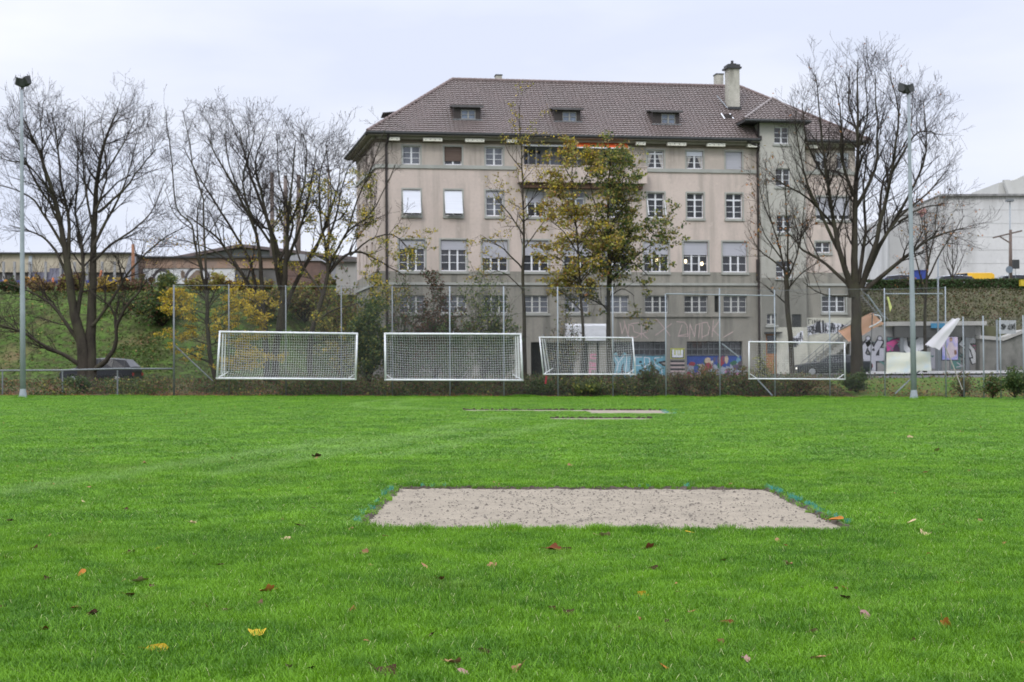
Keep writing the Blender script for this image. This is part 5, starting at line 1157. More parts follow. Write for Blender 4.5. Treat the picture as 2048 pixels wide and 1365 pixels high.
shrub('bush at the foot of the colourful mural, next to the right goal', 1475, 792, 732, 70, 77.8, 1000, .1, [L_OCH, L_GRN, L_BRN], [.3, .4, .3], 41, stems=12, group=G1)
shrub('small fresh green sapling in front of the orange door', 1528, 785, 700, 46, 78, 420, .12, [L_YG, L_GRN], [.7, .3], 42, stems=7, group=G1)
shrub('low scrubby bush under the smaller right goal', 1600, 790, 742, 100, 77.6, 1300, .1, [L_OCH, L_GRN, L_BRN], [.25, .45, .3], 43, stems=14, group=G1)
shrub('green bush around the foot of the tall thick bare tree', 1712, 785, 735, 70, 78.2, 1700, .1, [L_DG, L_GRN], [.6, .4], 44, stems=14, group=G1)
shrub('dark green bush by the fence at the right edge', 2030, 795, 735, 60, 71.5, 2600, .1, [L_DG, L_GRN], [.6, .4], 45, stems=16, group=G1)
shrub('overgrown green bush between the white flag and the right edge', 1985, 796, 745, 50, 73, 1300, .1, [L_GRN, L_DG, L_BRN], [.4, .4, .2], 46, stems=14, group=G1)
shrub('dry tangled bush at the foot of the leaning flag pole', 1925, 795, 745, 44, 76.8, 700, .1, [L_BRN, L_GRN, L_OCH], [.4, .35, .25], 47, stems=12, group=G1)
shrub('low ivy green clump under the low rail fence', 165, 785, 752, 80, 78, 1300, .1, [L_DG, L_GRN], [.7, .3], 48, stems=10, group=G1)
G2 = 'bushes along the crest of the railway bank'
def onbank(x, y, Y):
    p = P(x, y, Y); return lbank(p.x, Y)
shrub('dark green bush with black shade on the bank beside the corner fence post', 325, 690, 575, 120, 100, 5200, .17, [L_DG, L_GRN, L_BRN, L_YG], [.6, .15, .2, .05], 51, stems=26, group=G2, base=onbank(335, 690, 100))
shrub('orange brown bush on the bank right of the green crest bush', 520, 660, 560, 130, 100, 4600, .16, [L_OCH, L_YG, L_BRN, L_DG], [.35, .2, .2, .25], 52, stems=18, group=G2, base=onbank(520, 650, 100))
shrub('tangled ochre thicket behind the broad bare tree', 610, 690, 545, 150, 101, 5600, .16, [L_BRN, L_OCH, L_GRN, L_YG], [.3, .25, .3, .15], 53, stems=18, group=G2, base=onbank(600, 660, 101))
shrub('green round bush on the bank crest under the arched graffiti wall', 330, 600, 545, 90, 107, 2200, .15, [L_GRN, L_DG, L_YG], [.5, .3, .2], 54, stems=14, group=G2, base=onbank(330, 600, 107))
for i, (x, w_, m_, lab) in enumerate(((20, 90, [L_DG, L_BRN], 'dark green crest bush at the far left edge'), (85, 70, [L_OCH, L_BRN], 'ochre crest bush just right of the left mast'), (150, 80, [L_BRN, L_YG], 'thin brown crest bush behind the left bare tree'), (215, 80, [L_OCH, L_YEL], 'yellow leaved crest bush behind the left bare tree'), (270, 60, [L_BRN, L_GRN], 'brown crest bush left of the round green one'), (420, 90, [L_OCH, L_YG], 'yellow crest bush above the yellow young tree'), (480, 70, [L_YEL, L_BRN], 'sparse yellow crest bush behind the steep stems'), (700, 80, [L_BRN, L_DG], 'dull brown crest bush touching the building corner'))):
    shrub(lab, x, 600, 556 - (i % 3) * 5, w_ + 25, 108.5, 2400, .17, m_, [.6, .4], 60 + i, stems=12, group=G2, base=onbank(x, 600, 108.5) - .1)
L_BK = leafm('bank_blade', (.045, .082, .018), (.085, .118, .032)); L_BD = leafm('dry_blade', (.05, .055, .024), (.10, .09, .045))
# ground plants: nobody could count them
rr = random.Random(77)
def under(name, lab, n, xr, yr, size, mats, wts, hf, hmax, dens=None, flat=.2):
    pos = []
    while len(pos) < n:
        x = rr.uniform(*xr); y = rr.uniform(*yr)
        if dens and rr.random() > dens(x, y): continue
        pos.append(Vector((x, y, hf(x, y) + rr.random() ** 2 * hmax)))
    o = leafmesh(name, pos, size, mats, wts, rr, None, flat=flat); tag(o, lab, 'ground cover', kind='stuff')
vh = lambda x, y: hgt(x, y) + .03
under('leaf_litter', 'brown and orange fallen leaves piled along the foot of the fence', 13000, (-31, 31), (75.9, 82), .09, [L_BRN, L_ORG, L_OCH], [.6, .25, .15], vh, .04, lambda x, y: (.2 + .8 * (nz2(x, y, .5) > -.1)) * max(0.05, 1 - (y - 75.9) / 6), flat=.6)
under('undergrowth', 'low green weeds and ivy growing under the fence', 20000, (-31, 31), (76.5, 80.5), .12, [L_GRN, L_DG, L_BRN, L_YG], [.36, .32, .24, .08], vh, .75, lambda x, y: (.25 if x > 18.5 else 1) * sm(.5 + nz2(x, y, .42) + (.3 if 0 < x < 12 else 0)) ** 2)
under('undergrowth', 'dark scrubby brambles running along the fence line', 19000, (-13, 18), (76.8, 79), .11, [L_GRN, L_DG, L_BRN, L_RED], [.3, .3, .2, .2], vh, 1.15, lambda x, y: sm(.55 + .8 * nz2(x, y, .33)) ** 1.5)
under('undergrowth', 'low weeds and leaves covering the verge slope', 13000, (-31, 31), (80.5, 87.3), .13, [L_GRN, L_BRN, L_OCH], [.5, .38, .12], vh, .3, lambda x, y: .12 if x > 18.5 else .4 + .6 * (nz2(x, y, .6) > 0))
under('bank_weeds', 'patchy weeds and dead stalks on the railway bank', 20000, (-46, -12), (92, 108), .15, [L_BK, L_GRN, L_OCH, L_BRN], [.68, .2, .06, .06], lbank, .22, lambda x, y: .15 + .85 * (nz2(x, y, .35) > .1) * (x < -24 or rr.random() < .35))
under('bank_weeds', 'dry weeds on the bank above the retaining wall', 16000, (24.5, 48), (97, 109), .15, [L_BD, L_GRN, L_BRN], [.8, .12, .08], rbank, .2)
# edge fringe of taller grass where the mown pitch stops
# ------------------------------------------------------------------ retaining wall with graffiti on the right
WY = 96.4
wconc = pm('wall_concrete', (.30, .295, .285), (.23, .225, .215), .6, .9, .2, bscale=10, stain=((.15, .148, .14), 1.2, (1, 1, .3)))
a = P(1700, 655, WY); b = P(1962, 652, WY); gz = .9
rw = thing('retaining_wall', (a.x, WY, gz), 'grey concrete retaining wall covered in graffiti, right of the building', 'wall'); oo = rw.location
m = MB(); m.box(0, b.x - a.x, 0, .5, -.3, 3.25); m.build('wall', wconc, rw)
c = P(1785, 655, WY); d = P(1945, 655, WY); zt = P(1800, 652, WY).z - gz; zb = P(1800, 676, WY).z - gz
m = MB(); m.box(P(1768, 640, WY).x - a.x, P(1968, 640, WY).x - a.x, -.6, .6, zt - .02, zt + .26); m.build('coping', pm('coping', (.42, .41, .38), (.33, .32, .3), 1, .9), rw)
m = MB(); m.box(c.x - a.x, d.x - a.x, -.55, -.002, zb, zt - .03); m.build('canopy_band', pm('band_dark', (.09, .09, .085), (.06, .06, .058), 1, .8), rw)
m = MB()
for x in (1800, 1875, 1930): m = MB(); p = P(x, 700, WY).x - a.x; m.box(p - .12, p + .12, -.52, -.35, -.2, zb); m.build('post', galv_dark, rw)
m = MB(); p0 = P(1862, 647, WY - .7); m.box(p0.x - a.x, p0.x - a.x + .95, -.75, -.62, p0.z - gz - .32, p0.z - gz); m.build('blue_panel', pm('blue_panel', (.06, .25, .42), None, 3, .6), rw)
def Tw(x, y, l=0): p = P(x, y, WY - .006); return (p.x - a.x, -.006 - l, p.z - gz)
gry = pm('spray_silver', (.42, .42, .46), (.36, .36, .4), 3, .7); mag = pm('spray_magenta', (.55, .08, .22), (.42, .06, .25), 2, .7); nvy = pm('spray_navy', (.05, .04, .1), (.08, .03, .06), 2, .7); blu = pm('spray_blue', (.06, .1, .35), None, 2, .7); tl = pm('spray_teal', (.1, .22, .2), None, 3, .7)
def rw2(m, pts, w, mi, l):
    for i in range(len(pts) - 1):
        A, B_ = Vector(Tw(*pts[i], l * 2 + .001 * i)), Vector(Tw(*pts[i + 1], l * 2 + .001 * i)); dd = (B_ - A).normalized(); n = Vector((-dd.z, 0, dd.x)) * w / 2; A = A - dd * w * .3; B_ = B_ + dd * w * .3; m.quad(A - n, B_ - n, B_ + n, A + n, mi)
m = MB()
LQ = [[(1738, 684), (1728, 696), (1724, 708), (1731, 716), (1744, 717)], [(1736, 686), (1746, 705), (1746, 743)], [(1760, 684), (1747, 706)], [(1747, 717), (1764, 717), (1764, 700)]]
for l in LQ: rw2(m, l, .58, 1, .007)
for l in LQ: rw2(m, l, .36, 0, .010)
for cx in (1736, 1759.5):
    for rr__, mi, l in ((5.6, 1, .024), (3.9, 0, .028)): m.add([Tw(cx + rr__ * math.cos(t * .628), 677 + rr__ * math.sin(t * .628), l) for t in range(10)], [tuple(range(10))], mi)
m.quad(Tw(1773, 674), Tw(1803, 674), Tw(1803, 704), Tw(1773, 704), 3); m.add([Tw(1773, 686, .002), Tw(1797, 677, .002), Tw(1800, 682, .002), Tw(1788, 692, .002), Tw(1786, 702, .002), Tw(1774, 703, .002)], [tuple(range(6))], 2)
m.add([Tw(1774, 675, .003), Tw(1788, 676, .003), Tw(1776, 683, .003)], [(0, 1, 2)], 5)
m.quad(Tw(1803, 667, .001), Tw(1822, 667, .001), Tw(1822, 675, .001), Tw(1803, 675, .001), 4)
for l in ([(1808, 680), (1810, 695), (1817, 702)], [(1836, 702), (1834, 686), (1842, 679), (1850, 690), (1838, 697)]): rw2(m, l, .55, 1, .004); rw2(m, l, .38, 6, .008)
for l in ([(1954, 680), (1932, 680), (1932, 690), (1942, 703), (1950, 722)], [(1932, 682), (1926, 690)]): rw2(m, l, .62, 1, .004); rw2(m, l, .48, 6, .008)
rw2(m, [(1926, 675), (1956, 675)], .3, 5, .003); rw2(m, [(1926, 690), (1940, 700), (1945, 716), (1930, 718), (1918, 712)], .08, 1, .012)
rw2(m, [(1722, 688), (1712, 680)], .3, 2, .001)
rg = random.Random(14)
for k in range(34):
    x = rg.uniform(1708, 1955); y = rg.uniform(664, 736)
    st = [(x + rg.uniform(-9, 9), min(740, max(661, y + rg.uniform(-8, 8)))) for _ in range(4)]; rw2(m, st, rg.choice([.05, .07, .12]), rg.choice([1, 1, 1, 2, 5, 0]), .0002 + .0003 * k)
for x0_, x1_, mi_ in ((1714, 1724, 5), (1824, 1836, 3), (1862, 1878, 0), (1905, 1918, 5)): m.quad(Tw(x0_, 690, .0001), Tw(x1_, 686, .0001), Tw(x1_ + 4, 738, .0001), Tw(x0_ - 3, 738, .0001), mi_)
m.build('graffiti', [gry, blk, mag, nvy, blu, tl, white], rw)
m = MB()
# sloping wing wall at the right edge
ww = thing('wing_wall', (P(1962, 745, 95.5).x, 95.5, .9), 'rough stained concrete wing wall sloping up at the right edge', 'wall'); oo = ww.location
m = MB(); m.prism([P(x, y, 95.5) - oo for x, y in ((1960, 750), (2120, 750), (2120, 660), (2046, 668), (2010, 684), (1960, 678))], (0, 1, 0)); m.build('wall', pm('rough_concrete', (.2, .195, .175), (.13, .127, .115), .8, .95, .5, bscale=6, stain=((.08, .08, .07), 1.5, (1, 1, .5))), ww)
m = MB(); m.prism([P(x, y, 95.3) - oo for x, y in ((1960, 678), (2008, 682), (2046, 667), (2120, 659), (2120, 652), (2046, 660), (2006, 675), (1960, 671))], (0, 1.2, 0)); m.build('coping', pm('coping', (.4, .4, .37)), ww)
# iron steps up the bank beside the building
bs2 = thing('bank_staircase', P(1775, 650, 100), 'narrow metal bank steps with railings seen between trunk and fence post', 'stairs'); oo = bs2.location
m = MB()
for k in range(14): p = P(1722 + k * 3.6, 592 + k * 4.0, 100) - oo; m.box(p.x - .05, p.x + .15, 0, 1.0, p.z - .05, p.z)
m.build('steps', conc, bs2)
m = MB(); m.tube([P(1722, 578, 99.5) - oo, P(1776, 640, 99.5) - oo], .03, 5); m.tube([P(1722, 590, 99.5) - oo, P(1768, 645, 99.5) - oo], .025, 5)
for k in range(5): m.tube([P(1726 + k * 11, 583 + k * 12.5, 99.5) - oo, P(1726 + k * 11, 598 + k * 12.5, 99.5) - oo], .02, 4)
m.build('railing', galv_dark, bs2)
# ------------------------------------------------------------------ hedge, street things and white hall, upper right
hz = 7.1
def hedge():
    r = random.Random(5); g = thing('hedge', (P(1880, 575, 109.5).x, 109.5, hz - .2), 'long dark clipped hedge on top of the right bank', 'hedge'); o = g.location
    pos = []
    for _ in range(15000):
        x = r.uniform(P(1735, 575, 109.5).x, P(2100, 575, 109.5).x); face = r.random(); h = r.random()
        y = 109.5 + (r.uniform(-.45, -.25) - (1 - h) * .9 if face < .6 else r.uniform(-.4, .6)); z = hz - .75 + (1.75 * h if face < .6 else 1.7 + r.gauss(0, .05)); pos.append(Vector((x, y, z)))
    leafmesh('foliage', pos, .13, [L_DG, L_RED], [.8, .2], r, g, o=o)
    m = MB(); x0 = P(1735, 575, 109.5).x - o.x; x1 = P(2100, 575, 109.5).x - o.x
    n = 60
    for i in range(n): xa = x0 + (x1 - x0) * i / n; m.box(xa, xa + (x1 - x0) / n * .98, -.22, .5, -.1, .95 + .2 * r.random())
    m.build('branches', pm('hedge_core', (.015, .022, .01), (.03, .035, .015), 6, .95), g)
hedge()
hall = thing('white_hall', (P(1830, 560, 165).x, 165, 7), 'large white windowless hall with flat stained parapet, far right', 'building'); oo = hall.location
hm = pm('hall_panels', (.60, .60, .59), (.50, .50, .495), .12, .8, stretch=(1, 1, 1.5), stain=((.36, .36, .35), .5, (1, 1, .12)))
Hh = lambda x, y, Y=165: P(x, y, Y) - oo
m = MB(); m.prism([Hh(1822, 600), Hh(2160, 600), Hh(2160, 389), Hh(1880, 391), Hh(1822, 415)], (0, 45, 0)); m.build('wall', hm, hall)
m = MB(); m.prism([Hh(1760, 600, 150), Hh(1822, 600, 165), Hh(1822, 415, 165), Hh(1790, 425, 150)] and [Hh(1780, 600, 164), Hh(1820, 600, 164), Hh(1880, 391.5, 164), Hh(1822, 415, 164), Hh(1780, 433, 164)], (0, .9, 0)); m.build('side_wing', pm('hall_side', (.42, .42, .41), (.34, .34, .33), .2, .85), hall)
m = MB(); m.prism([Hh(1878, 393, 164.6), Hh(2160, 391, 164.6), Hh(2160, 387.5, 164.6), Hh(1880, 388.5, 164.6)], (0, 1, 0)); m.prism([Hh(1822, 417, 163.9), Hh(1880, 392, 163.9), Hh(1880, 389, 163.9), Hh(1822, 413, 163.9)], (0, 1, 0)); m.build('parapet', pm('parapet_stain', (.3, .3, .29), (.12, .12, .12), .8, .9, stretch=(3, 1, .3)), hall)
sm_ = pm('streak', (.30, .30, .29), (.38, .38, .37), 1, .9); m = MB(); r = random.Random(2)
for k in range(60):
    x = 1884 + k * 4.4 + r.uniform(-1.5, 1.5); l = r.uniform(3, 13); m.quad(Hh(x, 393, 164.98), Hh(x + r.uniform(.6, 1.8), 393, 164.98), Hh(x + .8, 393 + l, 164.98), Hh(x + .2, 393 + l, 164.98))
for y in (420, 447, 474, 500, 527): m.quad(Hh(1826, y + .7, 164.985), Hh(2158, y + .7, 164.985), Hh(2158, y, 164.985), Hh(1826, y, 164.985))
m.build('weather_streaks', sm_, hall)
m = MB(); m.prism([Hh(2008, 388, 170), Hh(2160, 388, 170), Hh(2160, 345, 170), Hh(2046, 352, 170), Hh(2030, 360, 170), Hh(1997, 366, 170), Hh(1997, 388, 170)], (0, 10, 0)); m.prism([Hh(2008, 360, 169), Hh(2020, 360, 169), Hh(2030, 389, 169), Hh(2018, 389, 169)], (0, .7, 0)); m.build('roof_cabin', pm('cabin', (.42, .42, .39), (.36, .36, .34), .4, .8), hall)
m = MB(); m.prism([Hh(1838, 423, 163.5), Hh(1850, 416, 163.5), Hh(1854, 425, 163.5), Hh(1842, 436, 163.5)], (0, .1, 0)); m.build('red_sign', pm('faded_red', (.5, .22, .2), (.55, .35, .33), 1, .8), hall)
def pole(name, label, x, yb, yt, Y, rad, mat, cat, extra=None):
    b = P(x, yb, Y); g = thing(name, b, label, cat); t = P(x, yt, Y) - b
    m = MB(); m.tube([(0, 0, -.5), t], [rad, rad * .7], 8); m.build('pole', mat, g, smooth=True)
    if extra: extra(g, b)
    return g
def ex1(g, b):
    m = MB(); q = lambda x, y: P(x, y, 118) - b
    m.tube([q(1986, 476), q(2044, 462)], .09, 4); m.tube([q(2000, 474), q(2021, 487)], .07, 4); m.build('cross_arm', pm('weathered_wood', (.16, .12, .1), (.1, .08, .07), 4, .9), g)
pole('wooden_pole', 'brown wooden utility pole with crooked cross arm in front of the white hall', 2021, 560, 460, 118, .17, pm('weathered_wood', (.16, .12, .1), (.1, .08, .07), 4, .9), 'pole', ex1)
def ex2(g, b):
    m = MB(); q = P(2020, 402, 140) - b; m.box(q.x - .4, q.x + .3, q.y - .3, q.y + .2, q.z - .1, q.z + .12); m.build('lamp_head', galv_dark, g)
pole('street_lamp', 'thin grey street lamp rising in front of the white hall', 2020, 545, 403, 140, .09, galv, 'lamp', ex2)
def ex3(g, b):
    m = MB(); q = P(2018, 540, 112) - b; n = 20; m.prism([(q.x + .28 * math.cos(t * 6.283 / n), -.1, q.z + .28 * math.sin(t * 6.283 / n)) for t in range(n)], (0, .05, 0)); m.build('disc', pm('disc_grey', (.17, .21, .25), None, 3, .5), g)
pole('round_sign', 'round blue grey sign disc on a short pole above the hedge', 2018, 565, 540, 112, .04, galv_dark, 'sign', ex3)
def ex4(g, b):
    m = MB(); q0 = P(2025, 538, 112.5) - b; q1 = P(2038, 520, 112.5) - b; m.box(q0.x, q1.x, -.1, .05, q0.z, q1.z); m.build('board', darkmetal, g)
pole('board_sign', 'dark rectangular sign board on a thin pole beside the round sign', 2031, 565, 535, 112.5, .03, galv_dark, 'sign', ex4)
pole('street_mast', 'thin pale mast behind the fence left of the white flag', 1876, 745, 515, 94.5, .07, galv, 'pole')
pole('street_pole', 'wooden grey pole rising behind the hedge left of the thin mast', 1853, 562, 495, 113, .12, pm('grey_wood', (.22, .19, .17), None, 3, .9), 'pole')
m = MB(); yb_ = thing('yellow_box', P(2044, 570, 108), 'small yellow box at the right edge under the hedge', 'box'); m.box(-.15, .5, -.2, .2, -.1, .35); m.box(-.17, .52, -.22, .22, .351, .38); m.build('box_body', pm('yellow_plastic', (.6, .45, .04), None, 2, .5), yb_)
# ------------------------------------------------------------------ station buildings beyond the railway bank
def block(name, label, Y, z0, parts, depth):
    x0 = min(P(q[0], 500, Y).x for pr in parts for q in pr[1]); g = thing(name, (x0, Y, z0), label, 'building'); o = g.location
    for nm, poly, mat, dy, ext in parts: m = MB(); m.prism([P(x, y, Y + dy) - o for x, y in poly], (0, ext, 0)); m.build(nm, mat, g)
    return g
beige = pm('beige_cladding', (.52, .46, .35), (.40, .36, .28), .5, .85, stain=((.3, .26, .2), .8, (1, 1, .3))); brk = pm('brown_cladding', (.34, .23, .17), (.25, .17, .13), .6, .85, stain=((.2, .17, .16), .8, (1, 1, .4))); dgr = pm('dark_wall', (.12, .115, .11), (.07, .065, .06), .5, .85)
blu2 = pm('blue_fence', (.07, .08, .25), (.05, .06, .18), 1, .7); whg = pm('pale_graffiti_wall', (.6, .6, .6), (.48, .48, .5), .6, .85)
rf3 = pm('warehouse_roof', (.14, .105, .1), (.1, .085, .085), .8, .7)
def R4(x0, y0, x1, y1): return [(x0, y1), (x1, y1), (x1, y0), (x0, y0)]
st1 = block('station_shed', 'long beige station shed with dark roof edge at far left beyond the bank', 150, 9.2, [
    ('wall', R4(-80, 508, 262, 545), beige, 0, 12), ('roof_edge', R4(-84, 505, 265, 508), darkmetal, -.5, 13), ('lower_wall', R4(-80, 545, 262, 582), dgr, .3, 11),
    ('blue_fence', R4(-80, 561, 250, 567), blu2, -1, .2), ('low_wall', R4(-80, 567.2, 265, 580), pm('low_wall', (.33, .31, .27), (.24, .22, .2), .8, .9), -.9, .3), ('end_panel', [(240, 582), (266, 582), (266, 512), (258, 512), (250, 545)], pm('end_grey', (.28, .28, .3), None, .5, .8), -.2, 6)], 12)
o = st1.location
m = MB()
for x in (8, 30, 60, 92, 122, 150, 175, 205, 230): p = P(x, 560, 149.4) - o; m = MB(); m.box(p.x - .12, p.x + .12, -.8, -.6, p.z - .5, p.z + 1.9); m.build('column', pm('column_grey', (.3, .3, .3), None, 1, .8), st1)
m = MB()
for x, y in ((58, 548), (96, 540)): p = P(x, y, 149) - o; m = MB(); m.box(p.x, p.x + 2.0, -.5, -.45, p.z - 1.2, p.z + .2); m.build('window', pm('shed_window', (.10, .10, .14), (.2, .2, .25), .8, .3), st1)
m = MB(); p = P(57, 512, 149.9) - o; q = P(62, 545, 149.9) - o; m.box(p.x, q.x + .1, -.06, -.01, q.z, p.z); m.build('pale_panel', pm('pale_blue', (.48, .52, .56), None, 1, .8), st1)
m = MB()
for x, y0, y1, dx in ((139, 541, 556, 1.5), (203, 541, 557, -3), (106, 556, 568, 0)): a_ = P(x, y0, 148.5) - o; b_ = P(x + dx, y1, 148.5) - o; m = MB(); m.tube([a_, b_], .13, 5); m.build('orange_marker', pm('orange_plastic', (.7, .2, .08), (.6, .25, .15), 2, .6), st1)
m = MB()
for x, y in ((55, 560), (68, 560), (12, 565), (241, 562), (252, 563)):
    p = P(x, y, 148.2) - o; m = MB(); m.tube([p + Vector((0, 0, -.4)), p + Vector((0, 0, -.2)), p + Vector((0, 0, .15)), p + Vector((0, 0, .3))], [.15, .3, .28, .1], 8); m.build('planter', pm('orange_plants', (.55, .28, .04), (.4, .18, .03), 5, .8), st1)
st2 = block('viaduct_building', 'low brown clad building with white arched graffiti wall behind the bare stems', 152, 9.2, [
    ('wall', R4(270, 516, 560, 537), brk, 0, 12), ('roof_edge', R4(266, 513, 564, 516), darkmetal, -.4, 13), ('graffiti_wall', R4(286, 537, 470, 568), whg, .1, 11), ('end_wall', R4(470, 537, 560, 580), dgr, .2, 11), ('base', R4(270, 568, 560, 585), dgr, .25, 11), ('side_wall', R4(266, 537, 286, 580), pm('brown_dark', (.16, .12, .1), None, .8, .9), 0, 11)], 12)
o = st2.location; m = MB()
def rwx(m, pts, w, mi, l, Y, o):
    for i in range(len(pts) - 1):
        A, B_ = P(pts[i][0], pts[i][1], Y - l - .001 * i) - o, P(pts[i + 1][0], pts[i + 1][1], Y - l - .001 * i) - o; dd = (B_ - A).normalized(); n = Vector((-dd.z, 0, dd.x)) * w / 2; m.quad(A - n, B_ - n, B_ + n, A + n, mi)
for cx, rx, w_ in ((325, 19, .35), (325, 7, .5), (395, 24, .3)): rwx(m, [(cx + rx * math.cos(t * .4), 561 - (rx * 1.1) * math.sin(t * .4)) for t in range(8, -1, -1)], w_, 0, .02, 152.1, o)
m.add([P(x, y, 152.05) - o for x, y in ((364, 540), (370, 545), (369, 556), (363, 557), (361, 548))], [tuple(range(5))], 1); m.add([P(x, y, 152.04) - o for x, y in ((375, 558), (392, 541), (405, 541), (402, 560), (385, 566))], [tuple(range(5))], 1); m.add([P(x, y, 152.04) - o for x, y in ((427, 548), (434, 545), (438, 552), (432, 560))], [tuple(range(4))], 1)
m.build('graffiti', [pm('graff_dark', (.1, .09, .1), None, 2, .8), pm('graff_brown', (.2, .15, .12), None, 2, .8)], st2)
wh = block('warehouse', 'far gabled warehouse with dull brown roof behind the steep stems', 185, 10, [('wall', [(350, 560), (720, 560), (720, 520), (480, 498), (350, 518)], pm('wh_wall', (.34, .34, .36), (.26, .26, .28), .3, .85), 0, 20), ('roof', [(340, 521), (480, 494), (725, 522), (725, 516), (480, 488), (338, 515)], rf3, -1.5, 24)], 20)
block('brick_annex', 'dark brick annex with pale gable behind the yellow green tree', 130, 8.5, [('wall', R4(575, 520, 640, 575), pm('brick_dark', (.17, .11, .09), (.11, .075, .065), 1.5, .9), 0, 8), ('gable', [(570, 522), (645, 522), (630, 512), (600, 508), (575, 514)], pm('gable_grey', (.3, .3, .32), None, 1, .8), -.2, 8.4)], 8)
block('flat_annex', 'low flat roofed annex touching the left corner of the building', 118, 7.5, [('wall', R4(672, 524, 712, 590), pm('annex_wall', (.36, .35, .33), (.28, .27, .25), .8, .9), 0, 8), ('roof_edge', R4(668, 519, 714, 524), dgr, -.4, 9)], 8)
pole('station_chimney', 'thin rust brown flue beside the beige shed', 266, 582, 489, 147, .22, pm('rust', (.28, .14, .08), (.2, .1, .06), 1, .8), 'flue')
for x, yt, Y, lab in ((544, 300, 165, 'first of the railway masts, left of the steep stems centre'), (571, 352, 160, 'second railway mast from the left'), (597, 350, 165, 'third railway mast from the left'), (657, 345, 150, 'rightmost railway mast with small lamp head')):
    def ex(g, b, x=x, yt=yt, Y=Y):
        m = MB(); t = P(x, yt, Y) - b
        if x == 657: m.tube([t, t + Vector((-.3, 0, .2)), t + Vector((.35, 0, .2))], .12, 5)
        else: m.tube([t + Vector((-.6, 0, -.8)), t + Vector((.6, 0, -.8))], .06, 4); m.box(t.x - .2, t.x + .2, -.2, .2, t.z - .1, t.z)
        m.build('mast_head', pm('mast_brown', (.18, .14, .12), (.13, .11, .1), 1, .8), g)
    g = pole('railway_mast', lab, x, 575, yt + 45 if x == 544 else yt, Y, .3 if x != 657 else .14, pm('mast_brown', (.18, .14, .12), (.13, .11, .1), 1, .8), 'mast', None if x == 544 else ex); g['group'] = 'railway masts behind the bare trees'
